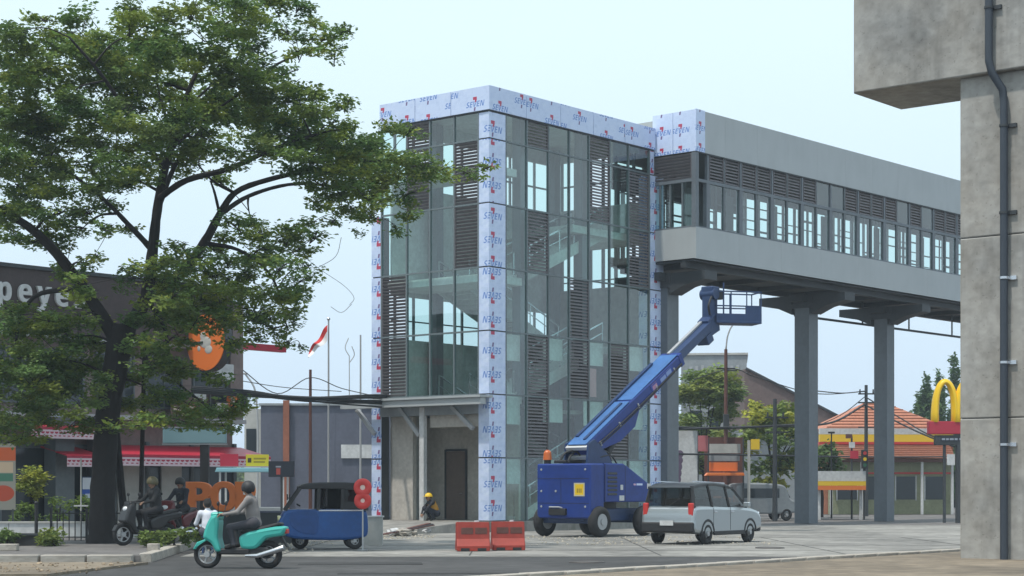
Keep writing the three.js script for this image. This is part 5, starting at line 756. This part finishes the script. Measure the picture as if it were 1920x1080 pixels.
// ---------------------------------------------------------------- grey hall, poles, flag and cables in the middle distance
{
  const a = at(489, 915, 92), b = at(720, 915, 92), w = b.x - a.x, H = thing('grey_hall', 'windowless blue grey hall behind the flagpoles', 'building', V(a.x, 0, a.z));
  mesh('wall', span(0, w, 0, 5.75, -14, 0), M.greyWall, H); for (let i = 1; i < 5; i++) mesh('wall_rib', span(i * w / 5 - .03, i * w / 5 + .03, 0, 5.7, 0, .012), M.greyWall, H); mesh('roof_edge', span(-.1, w + .1, 5.75, 5.86, -14.1, .1), M.coolWall, H);
  mesh('orange_column', span(1.15, 1.45, 0, 6.0, .01, .25), M.clay, H); mesh('wall_board', span(4.05, 6.1, 3.1, 3.78, .04, .1), M.white, H); mesh('side_wing', span(-.9, -.02, 0, 5.6, -10, -.5), M.paleWall, H); mesh('wing_window', span(-.8, -.3, 3.2, 4.6, -.51, -.46), M.darkGlass, H);
  const pole = (u, v, d, r0, mat, lab, cat = 'pole') => { const p = at(u, v, d), t = thing('pole', lab, cat, V(p.x, 0, p.z)); mesh('shaft', tube([V(0, 0, 0), V(0, p.y * .5, 0), V(0, p.y, 0)], [r0, r0 * .85, r0 * .7], 10), mat, t); mesh('base', cyl(r0 * 2.2, r0 * 1.6, .25, 0, .12, 0), mat, t); return [t, p]; };
  pole(582, 693, 70, .075, M.rust, 'rust red pole in front of the grey hall');
  const [fp, fpos] = pole(616, 598, 72, .045, M.greyPaint, 'slim grey flagpole carrying the red and white flag', 'flagpole'); mesh('finial', ball(.07, 0, fpos.y, 0), M.chrome, fp);
  pole(676, 628, 78, .05, M.greyPaint, 'thin grey pole close to the tower');
  const [ap, apos] = pole(655, 668, 110, .04, M.greyPaint, 'far antenna mast between flag and tower', 'mast'); mesh('antenna', [tube(curve([V(0, apos.y, 0), V(-.25, apos.y + .5, 0), V(-.05, apos.y + 1.1, 0)], 8), .03, 5), tube(curve([V(0, apos.y - .4, 0), V(.3, apos.y + .1, 0), V(.15, apos.y + .6, 0)], 8), .03, 5)], M.greyPaint, ap);
  // hanging flag with folds
  const fl = new THREE.PlaneGeometry(1.5, .95, 30, 18), P = fl.attributes.position, red = [], T = thing('flag', 'red and white flag hanging from the flagpole', 'flag', V(fpos.x, 0, fpos.z));
  const cloth = (v0, v1, mat, name) => { const g = new THREE.PlaneGeometry(1, 1, 30, 10), p = g.attributes.position; for (let i = 0; i < p.count; i++) { const s = p.getX(i) + .5, v = v0 + (v1 - v0) * (.5 - p.getY(i)), x = -s * .74 - .04, y = 8.02 - s * 1.02 - v * (.62 - .36 * s) + .05 * Math.sin(s * 9 + v * 3), z = .14 * Math.sin(s * 11 + v * 4) * (.3 + s) + v * .1; p.setXYZ(i, x, y, z); } g.computeVertexNormals(); return mesh(name, g, mat, T); };
  cloth(0, .5, std(.55, .03, .03, .8, { side: THREE.DoubleSide }), 'red_half'); cloth(.5, 1, std(.72, .72, .72, .8, { side: THREE.DoubleSide }), 'white_half');
  let q = at(472, 915, 85), t = thing('street_lamp', 'small curved street lamp left of the grey hall', 'street lamp', V(q.x, 0, q.z)); mesh('shaft', tube(curve([V(.25, 0, 0), V(.25, 5.2, 0), V(.1, 6.3, 0), V(-.3, 6.9, 0)], 18), [.07, .045], 8), M.greyPaint, t); mesh('lamp_head', rbox(.4, .09, .16, .03, -.4, 6.92, 0), M.greyPaint, t);
  const cable = (pts, r, lab, grp = 'overhead cables') => tag(mesh('overhead_cable', tube(curve(pts, 28), r, 6), M.wire), lab, 'cable', grp);
  [[736, 752, .05, 0], [739, 745, .06, .3], [743, 741, .045, .6], [741, 756, .035, .8], [733, 762, .03, 1.1]].forEach(([v0, v1, r, k], i) => cable([at(360, v0 - 8, 62), at(470, v0, 64), at(580, (v0 + v1) / 2 + 4, 66), at(700, v1, 68), at(760, v1 + 4, 74)], r, ['uppermost cable of the dark bundle between shop and tower', 'thickest cable of the dark bundle between shop and tower', 'middle cable of the dark bundle between shop and tower', 'thin cable sagging below the dark bundle at the tower', 'lowest thin cable running from the shop roof to the tower'][i]));
  cable([at(450, 690, 66), at(520, 738, 68), at(582, 708, 70), at(640, 728, 72), at(700, 742, 74)], .018, 'thin cable draped over the top of the rust red pole'); cable([at(440, 712, 66), at(530, 726, 68), at(640, 734, 70)], .014, 'faint thin wire above the dark bundle by the shop');
}
// ---------------------------------------------------------------- right background
function hip(w, d, h, ridge, over = .4) { // hip roof, eaves at y = 0
  const a = w / 2 + over, b = d / 2 + over, r = ridge / 2, p = [[-a, 0, b], [a, 0, b], [r, h, 0], [-r, h, 0], [a, 0, -b], [-a, 0, -b]], f = [[0, 1, 2], [0, 2, 3], [1, 4, 2], [4, 5, 3], [4, 3, 2], [5, 0, 3], [0, 5, 4], [0, 4, 1]], pos = [], uv = [];
  for (const t of f) for (const i of t) { pos.push(...p[i]); uv.push(p[i][0] + p[i][2] * .3, p[i][1] + p[i][2]); }
  const g = new THREE.BufferGeometry(); g.setAttribute('position', new THREE.Float32BufferAttribute(pos, 3)); g.setAttribute('uv', new THREE.Float32BufferAttribute(uv, 2)); g.computeVertexNormals(); return g;
}
function tileRows(w, d, h, ridge, n, over = .4) { // raised courses on the front slope
  const gs = []; for (let i = 0; i < n; i++) { const t = (i + .3) / n, hw = (w / 2 + over) * (1 - t) + ridge / 2 * t; gs.push(box(hw * 2 - .1, .05, .12, 0, h * t + .03, (d / 2 + over) * (1 - t))); } return gs;
}
{
  let p = at(1345, 915, 132), t = thing('grey_block', 'pale grey flat roofed office block behind the boom', 'building', V(p.x, 0, p.z), -.12);
  mesh('wall', span(-2.6, 2.1, 0, 11.2, -9, 0), M.coolWall, t); mesh('parapet', span(-2.7, 2.2, 11.2, 11.35, -9.1, .1), M.paleWall, t);
  for (let i = 0; i < 3; i++) { const w = mesh('window', span(-1.9 + i * 1.3, -1.1 + i * 1.3, 6.0, 7.2, .0, .03), M.darkGlass, t); mesh('sill', span(-1.95 + i * 1.3, -1.05 + i * 1.3, 5.92, 5.99, 0, .1), M.paleWall, w); }
  for (let i = 0; i < 9; i++) mesh('sign_character', box(.2, .34 + .1 * (i % 3), .05, -1.9 + i * .42, 10.2, .03), M.greyPaint, t);
  p = at(1462, 915, 126); t = thing('brown_roof_house', 'house with a long brown grey sloping roof beside the grey block', 'building', V(p.x, 0, p.z), .1);
  mesh('wall', span(-2.6, 5.5, 0, 5.6, -9, 0), M.coolWall, t); mesh('roof', ext([[-2.6, 5.4], [-2.6, 9.75], [-2.1, 9.7], [5.9, 5.5], [5.9, 5.3]], 10, .05).translate(0, 0, -4.5), M.roofBrown, t); mesh('ridge_cap', beam(V(-2.5, 9.8, .55), V(5.9, 5.6, .55), .2, .14), M.steelDark, t);
  // tiled restaurant
  p = at(1660, 915, 112); t = thing('tiled_restaurant', 'low restaurant with orange tiled roofs and a yellow and white fascia', 'building', V(p.x, 0, p.z), .04);
  mesh('wall', [span(-3.8, 4.2, 0, 4.4, -7, 0)], M.roofTile, t);
  const rf = mesh('upper_roof', hip(7.2, 6.4, 1.75, 1.2, .3).translate(.1, 5.25, -3.2), M.roofTile, t); for (const g of tileRows(7.2, 6.4, 1.75, 1.2, 9, .3)) mesh('tile_course', g.translate(.1, 5.25, -3.2), M.roofTile, rf);
  mesh('white_fascia', span(-4.1, 4.2, 4.88, 5.24, -.1, .35), M.white, t); mesh('yellow_fascia', span(-4.1, 4.1, 4.42, 4.87, -.1, .36), M.yellow, t); mesh('red_line', span(-4.15, 4.15, 4.26, 4.41, -.1, .38), M.red, t);
  const lr = mesh('lower_roof', ext([[1.55, 3.42], [.30, 4.22], [.1, 4.22], [.1, 3.36]], 7.6, .02).rotateY(-Math.PI / 2).translate(.1, 0, 0), M.roofTile, t); for (let i = 0; i < 6; i++) mesh('tile_course', box(7.5, .05, .1, .1, 3.52 + i * .125, 1.47 - i * .195), M.roofTile, lr);
  mesh('dark_beam', span(-3.9, 4.2, 3.18, 3.36, .9, 1.3), M.rust, t); mesh('porch_wall', span(-3.6, 3.9, 0, 3.17, .3, .6), std(.34, .36, .22, .85, { map: wear }), t); mesh('red_band', span(-3.6, 3.9, 2.45, 2.56, .6, .66), M.red, t);
  for (let i = 0; i < 5; i++) mesh('porch_post', box(.14, 3.2, .14, -3.6 + i * 1.85, 1.6, 1.2), M.white, t);
  for (let i = 0; i < 4; i++) { const w = mesh('window', span(-3.1 + i * 1.8, -1.9 + i * 1.8, .9, 2.3, .6, .63), M.darkGlass, t); mesh('window_frame', [span(-3.16 + i * 1.8, -3.1 + i * 1.8, .84, 2.36, .6, .66), span(-1.9 + i * 1.8, -1.84 + i * 1.8, .84, 2.36, .6, .66)], M.white, w); }
  // striped canopy of the fuel stop
  p = at(1575, 915, 92); t = thing('fuel_canopy', 'white canopy with an orange and yellow stripe low behind the bridge column', 'canopy', V(p.x, 0, p.z)); mesh('white_band', span(-1.2, 1.3, 1.95, 2.45, -3, 0), M.white, t); mesh('yellow_band', span(-1.2, 1.3, 1.72, 1.94, -3, .02), M.yellow, t); mesh('orange_band', span(-1.2, 1.3, 1.50, 1.71, -3, .03), M.orange, t); for (const x of [-1, 1.1]) mesh('post', box(.14, 1.5, .14, x, .75, -.3), M.white, t);
  // yellow arches sign
  p = at(1789, 915, 84); const S = thing('arches_sign', 'yellow double arch sign on a red base and dark pole beside the pier', 'sign', V(p.x, 0, p.z));
  const arch = (cx) => { const pts = []; for (let i = 0; i <= 24; i++) { const a = Math.PI * i / 24, x = -Math.cos(a), y = Math.pow(Math.sin(a), .72); pts.push(V(cx + x * .47, 4.62 + y * 1.86, 0)); } return tube(pts, pts.map((_, i) => .19 - .05 * Math.sin(Math.PI * i / 24)), 10).scale(1, 1, 1.6); };
  mesh('arch', arch(-.42), M.archYellow, S); mesh('arch', arch(.60), M.archYellow, S);
  mesh('sign_base', rbox(2.6, .58, .5, .03, .1, 4.36, 0), M.signRed, S);
  mesh('lower_box', rbox(2.0, .46, .4, .03, .1, 3.80, 0), M.steelDark, S); mesh('lower_lettering', plate(1.5, .2, .02).translate(.06, 3.84, .21), label2(6, 1, (x, w, h) => { x.fillStyle = '#20262f'; x.fillRect(0, 0, w, h); x.fillStyle = '#8f97a4'; for (const [a, b] of [[.05, .1], [.18, .08], [.29, .12], [.44, .09], [.58, .11], [.72, .08], [.83, .1]]) x.fillRect(w * a, h * .28, w * b, h * .44); }), S);
  mesh('pole', [span(.1, .55, 0, 3.6, -.2, .2), span(-.5, -.4, 0, 3.6, -.1, .1)], M.steelDark, S); mesh('small_sign', plate(.36, .5, .05).translate(-.2, 2.9, .2), M.white, S);
  // posts, lamps and cables
  const cable = (pts, r, lab) => tag(mesh('overhead_cable', tube(curve(pts, 30), r, 6), M.wire), lab, 'cable', 'overhead cables on the right');
  p = at(1361, 915, 90); t = thing('street_lamp', 'tall rust red street lamp with curved arm below the basket', 'street lamp', V(p.x, 0, p.z)); const top = at(1361, 655, 90).y, lt = at(1390, 603, 90); mesh('shaft', tube([V(0, 0, 0), V(0, top * .5, 0), V(0, top, 0)], [.12, .1, .08], 12), M.rust, t); mesh('arm', tube(curve([V(0, top, 0), V(.1, top + .7, 0), V(.35, top + 1.2, 0), V(lt.x - p.x, lt.y, 0)], 14), [.06, .04], 8), M.greyPaint, t); mesh('crossarm', [box(.9, .07, .07, 0, top - .95, 0), box(.5, .06, .06, .3, top - 1.05, 0)], M.wire, t); mesh('junction_box', rbox(.28, .7, .2, .02, 0, at(0, 790, 90).y, .1), M.steelDark, t);
  const up = (u, v, d, lab, arm) => { const q = at(u, v, d), t2 = thing('utility_pole', lab, 'pole', V(q.x, 0, q.z)); mesh('shaft', tube([V(0, 0, 0), V(0, q.y, 0)], [.13, .09], 10), M.steelDark, t2); for (const dy of arm) mesh('crossarm', box(1.1, .08, .08, .1, q.y - dy, 0), M.wire, t2); mesh('insulator', [cyl(.05, .04, .22, -.35, q.y - arm[0] + .15, 0, 8), cyl(.05, .04, .22, .4, q.y - arm[0] + .15, 0, 8)], M.steelDark, t2); };
  up(1453, 748, 88, 'dark utility pole in front of the yellow green tree', [.9, 1.6]); up(1624, 722, 104, 'utility pole rising before the tiled roof between the columns', [.5, 1.0, 2.4]);
  cable([at(1255, 801, 84), at(1350, 803, 88), at(1480, 797, 92), at(1560, 792, 98), at(1624, 757, 104)], .06, 'thick dark cable running behind the lamp to the utility pole');
  cable([at(1255, 806, 84), at(1400, 800, 90), at(1500, 800, 95)], .045, 'second dark cable just under the thick one by the stalls');
  cable([at(1250, 851, 84), at(1400, 853, 88), at(1560, 856, 95), at(1700, 857, 100), at(1800, 856, 104)], .045, 'low dark cable crossing in front of the stalls and porch');
  cable([at(1300, 712, 90), at(1361, 693, 90), at(1420, 708, 95), at(1530, 738, 100), at(1624, 734, 104)], .025, 'thin wire from the lamp arm to the pole top'); cable([at(1530, 733, 100), at(1580, 737, 102), at(1624, 733, 104)], .03, 'upper wire reaching the pole between the columns');
  cable([at(1624, 745, 104), at(1690, 785, 100), at(1750, 818, 95), at(1800, 826, 92)], .04, 'cable sagging from the utility pole towards the arches sign'); cable([at(1624, 760, 104), at(1700, 800, 100), at(1790, 838, 92)], .05, 'lower heavy cable sagging across the white fascia'); cable([at(1530, 800, 100), at(1580, 776, 102), at(1624, 742, 104)], .025, 'thin cable climbing from the dark tree to the utility pole');
  p = at(1559, 811, 96); t = thing('street_lamp', 'short thin lamp post in front of the yellow fascia', 'street lamp', V(p.x, 0, p.z)); mesh('shaft', cyl(.05, .035, p.y, 0, p.y / 2, 0, 8), M.wire, t); mesh('lamp_head', rbox(.34, .1, .18, .03, 0, p.y, 0), M.wire, t);
  p = at(1597, 818, 94); t = thing('direction_sign', 'red and dark road sign post in front of the porch', 'sign', V(p.x, 0, p.z)); mesh('post', cyl(.05, .05, p.y, 0, p.y / 2, 0, 8), M.wire, t); mesh('sign_panel', [plate(.34, .22, .04).translate(-.15, p.y, .04)], M.rust, t); mesh('sign_panel', [plate(.42, .4, .04).translate(.12, p.y - .95, .06)], M.signRed, t); mesh('sign_panel', plate(.3, .3, .04).translate(0, p.y - .45, .05), M.white, t);
  p = at(1621, 844, 92); t = thing('traffic_light', 'black traffic light beside the second bridge column', 'traffic light', V(p.x, 0, p.z)); mesh('post', cyl(.05, .05, 3.3, 0, 1.65, -.1, 8), M.wire, t); const hs = mesh('housing', rbox(.32, .95, .2, .03, 0, 3.05, 0), M.black, t); [M.red, M.yellow, std(.02, .12, .06, .4)].forEach((m, i) => mesh('lens', cyl(.09, .09, .03, 0, 3.35 - i * .3, .11, 14, 'z'), m, hs));
  // stalls and banners under the tree
  p = at(1283, 915, 86); t = thing('banner_wall', 'white banner wall with a purple pattern behind the tower foot', 'banner', V(p.x, 0, p.z)); mesh('sheet', span(-.55, .62, .35, 4.3, -.06, 0), M.white, t); for (let i = 0; i < 5; i++) mesh('pattern_patch', ball(.3 - .03 * i, -.45 + .06 * i, 2.6 + (i - 2) * .3, .0, 1, 1, .06), std(.12, .085, .14, .8), t); mesh('base', rbox(1.3, .5, .3, .03, .2, .28, .1), M.orange, t);
  p = at(1318, 915, 87); t = thing('hanging_sign', 'faded red banner on a pole next to the white banner', 'sign', V(p.x, 0, p.z)); mesh('pole', cyl(.05, .05, 4.3, -.25, 2.15, 0), M.steelDark, t); mesh('panel', plate(.48, .75, .05).translate(0, 3.72, .03), std(.46, .14, .15, .7), t);
  p = at(1360, 915, 89); t = thing('food_stall', 'orange stall front with stacked signboards below the street lamp', 'stall', V(p.x, 0, p.z)); mesh('back_wall', span(-.9, 1.0, 0, 4.1, -1.2, -1.1), M.rust, t); mesh('top_sign', span(-.75, .75, 3.3, 3.75, -.2, -.1), M.paleWall, t); mesh('pale_sign', span(-.85, .7, 2.92, 3.2, -.1, 0), M.coolWall, t); mesh('orange_sign', span(-.8, .6, 2.42, 2.85, -.1, .02), M.orange, t); mesh('orange_awning', ext([[-1.0, 2.2], [.9, 2.2], [.85, 2.34], [-.9, 2.34]], .8, .02), M.orange, t); mesh('counter', rbox(1.7, .9, .5, .03, 0, .45, 0), M.rust, t); for (const x of [-.85, .85]) mesh('post', box(.07, 4, .07, x, 2, .2), M.steelDark, t); mesh('goods', [rbox(.4, .3, .3, .05, -.4, 1.05, .1), rbox(.35, .24, .3, .05, .1, 1.02, .1), rbox(.3, .34, .3, .05, .5, 1.07, .1)], M.orange, t);
  p = at(1295, 915, 82); t = thing('dark_bench_box', 'dark storage box standing in front of the white banner', 'box', V(p.x, 0, p.z)); mesh('box', rbox(1.1, .5, .5, .03, 0, 1.35, 0), M.black, t); for (const x of [-.45, .45]) mesh('leg', box(.06, 1.1, .06, x, .55, 0), M.black, t);
  p = at(1404, 915, 88); t = thing('shop_post', 'pale post with a small yellow sign right of the orange stall', 'sign', V(p.x, 0, p.z)); mesh('post', span(-.06, .06, 0, 3.9, -.06, .06), M.paleWall, t); mesh('yellow_panel', plate(.42, .5, .08).translate(.3, 3.7, .05), M.yellow, t); mesh('arm', span(.06, .5, 3.4, 3.45, -.02, .02), M.paleWall, t);
  p = at(1428, 915, 90); t = thing('parked_van', 'pale van parked under the yellow green tree', 'van', V(p.x, 0, p.z), .3); mesh('body', ext(smoothPts([[1.6, .4], [1.65, .85], [1.2, 1.1], [.8, 1.75], [-1.5, 1.8], [-1.65, .9], [-1.6, .35]], 40), 1.5, .08), M.coolWall, t); mesh('side_window', span(-1.3, .6, 1.12, 1.58, .752, .76), M.darkGlass, t); mesh('windscreen', new THREE.PlaneGeometry(1.3, .7).rotateX(-.55).rotateY(Math.PI / 2).translate(1.06, 1.42, 0), M.darkGlass, t); for (const s of [-1, 1]) for (const x of [1, -1]) wheelSet(t, x, .3, s * .68, .3, .18);
  // row of low shops closing the street behind the bridge
  [[1210, 150, 6, 4.5, M.paleWall], [1500, 160, 9, 4.2, M.coolWall], [1760, 165, 12, 4.6, M.paleWall], [1960, 150, 12, 6.5, M.coolWall], [-20, 140, 16, 5.5, M.paleWall], [820, 150, 12, 4.8, M.paleWall], [1040, 155, 10, 4.2, M.coolWall]].forEach(([u, d, w, h, m], i) => {
    const q = at(u, 915, d), t2 = thing('low_shop', ['pale low shop behind the tower end', 'grey low shop behind the first bridge column', 'pale low shop behind the arches sign', 'grey low shop hidden behind the concrete pier', 'pale low shop behind the brown restaurant', 'pale low shop behind the tower entrance', 'grey low shop behind the tower glazing'][i], 'building', V(q.x, 0, q.z), 0, 'row of low shops'); mesh('wall', span(-w / 2, w / 2, 0, h, -7, 0), m, t2); mesh('roof', ext([[-w / 2 - .3, h], [w / 2 + .3, h], [w / 2, h + .2], [-w / 2, h + .2]], 8, .02).translate(0, 0, -3.4), M.roofBrown, t2);
    for (let k = 0; k < w / 2 - 1; k++) { const ww = mesh('window', span(-w / 2 + .6 + k * 2, -w / 2 + 1.7 + k * 2, 1.1, 2.6, 0, .03), M.darkGlass, t2); mesh('sill', span(-w / 2 + .5 + k * 2, -w / 2 + 1.8 + k * 2, 1.02, 1.09, 0, .12), M.white, ww); }
  });
}
scene.fog = new THREE.FogExp2(new THREE.Color(.74, .84, .93), 0.0006);
renderer.render(scene, camera);
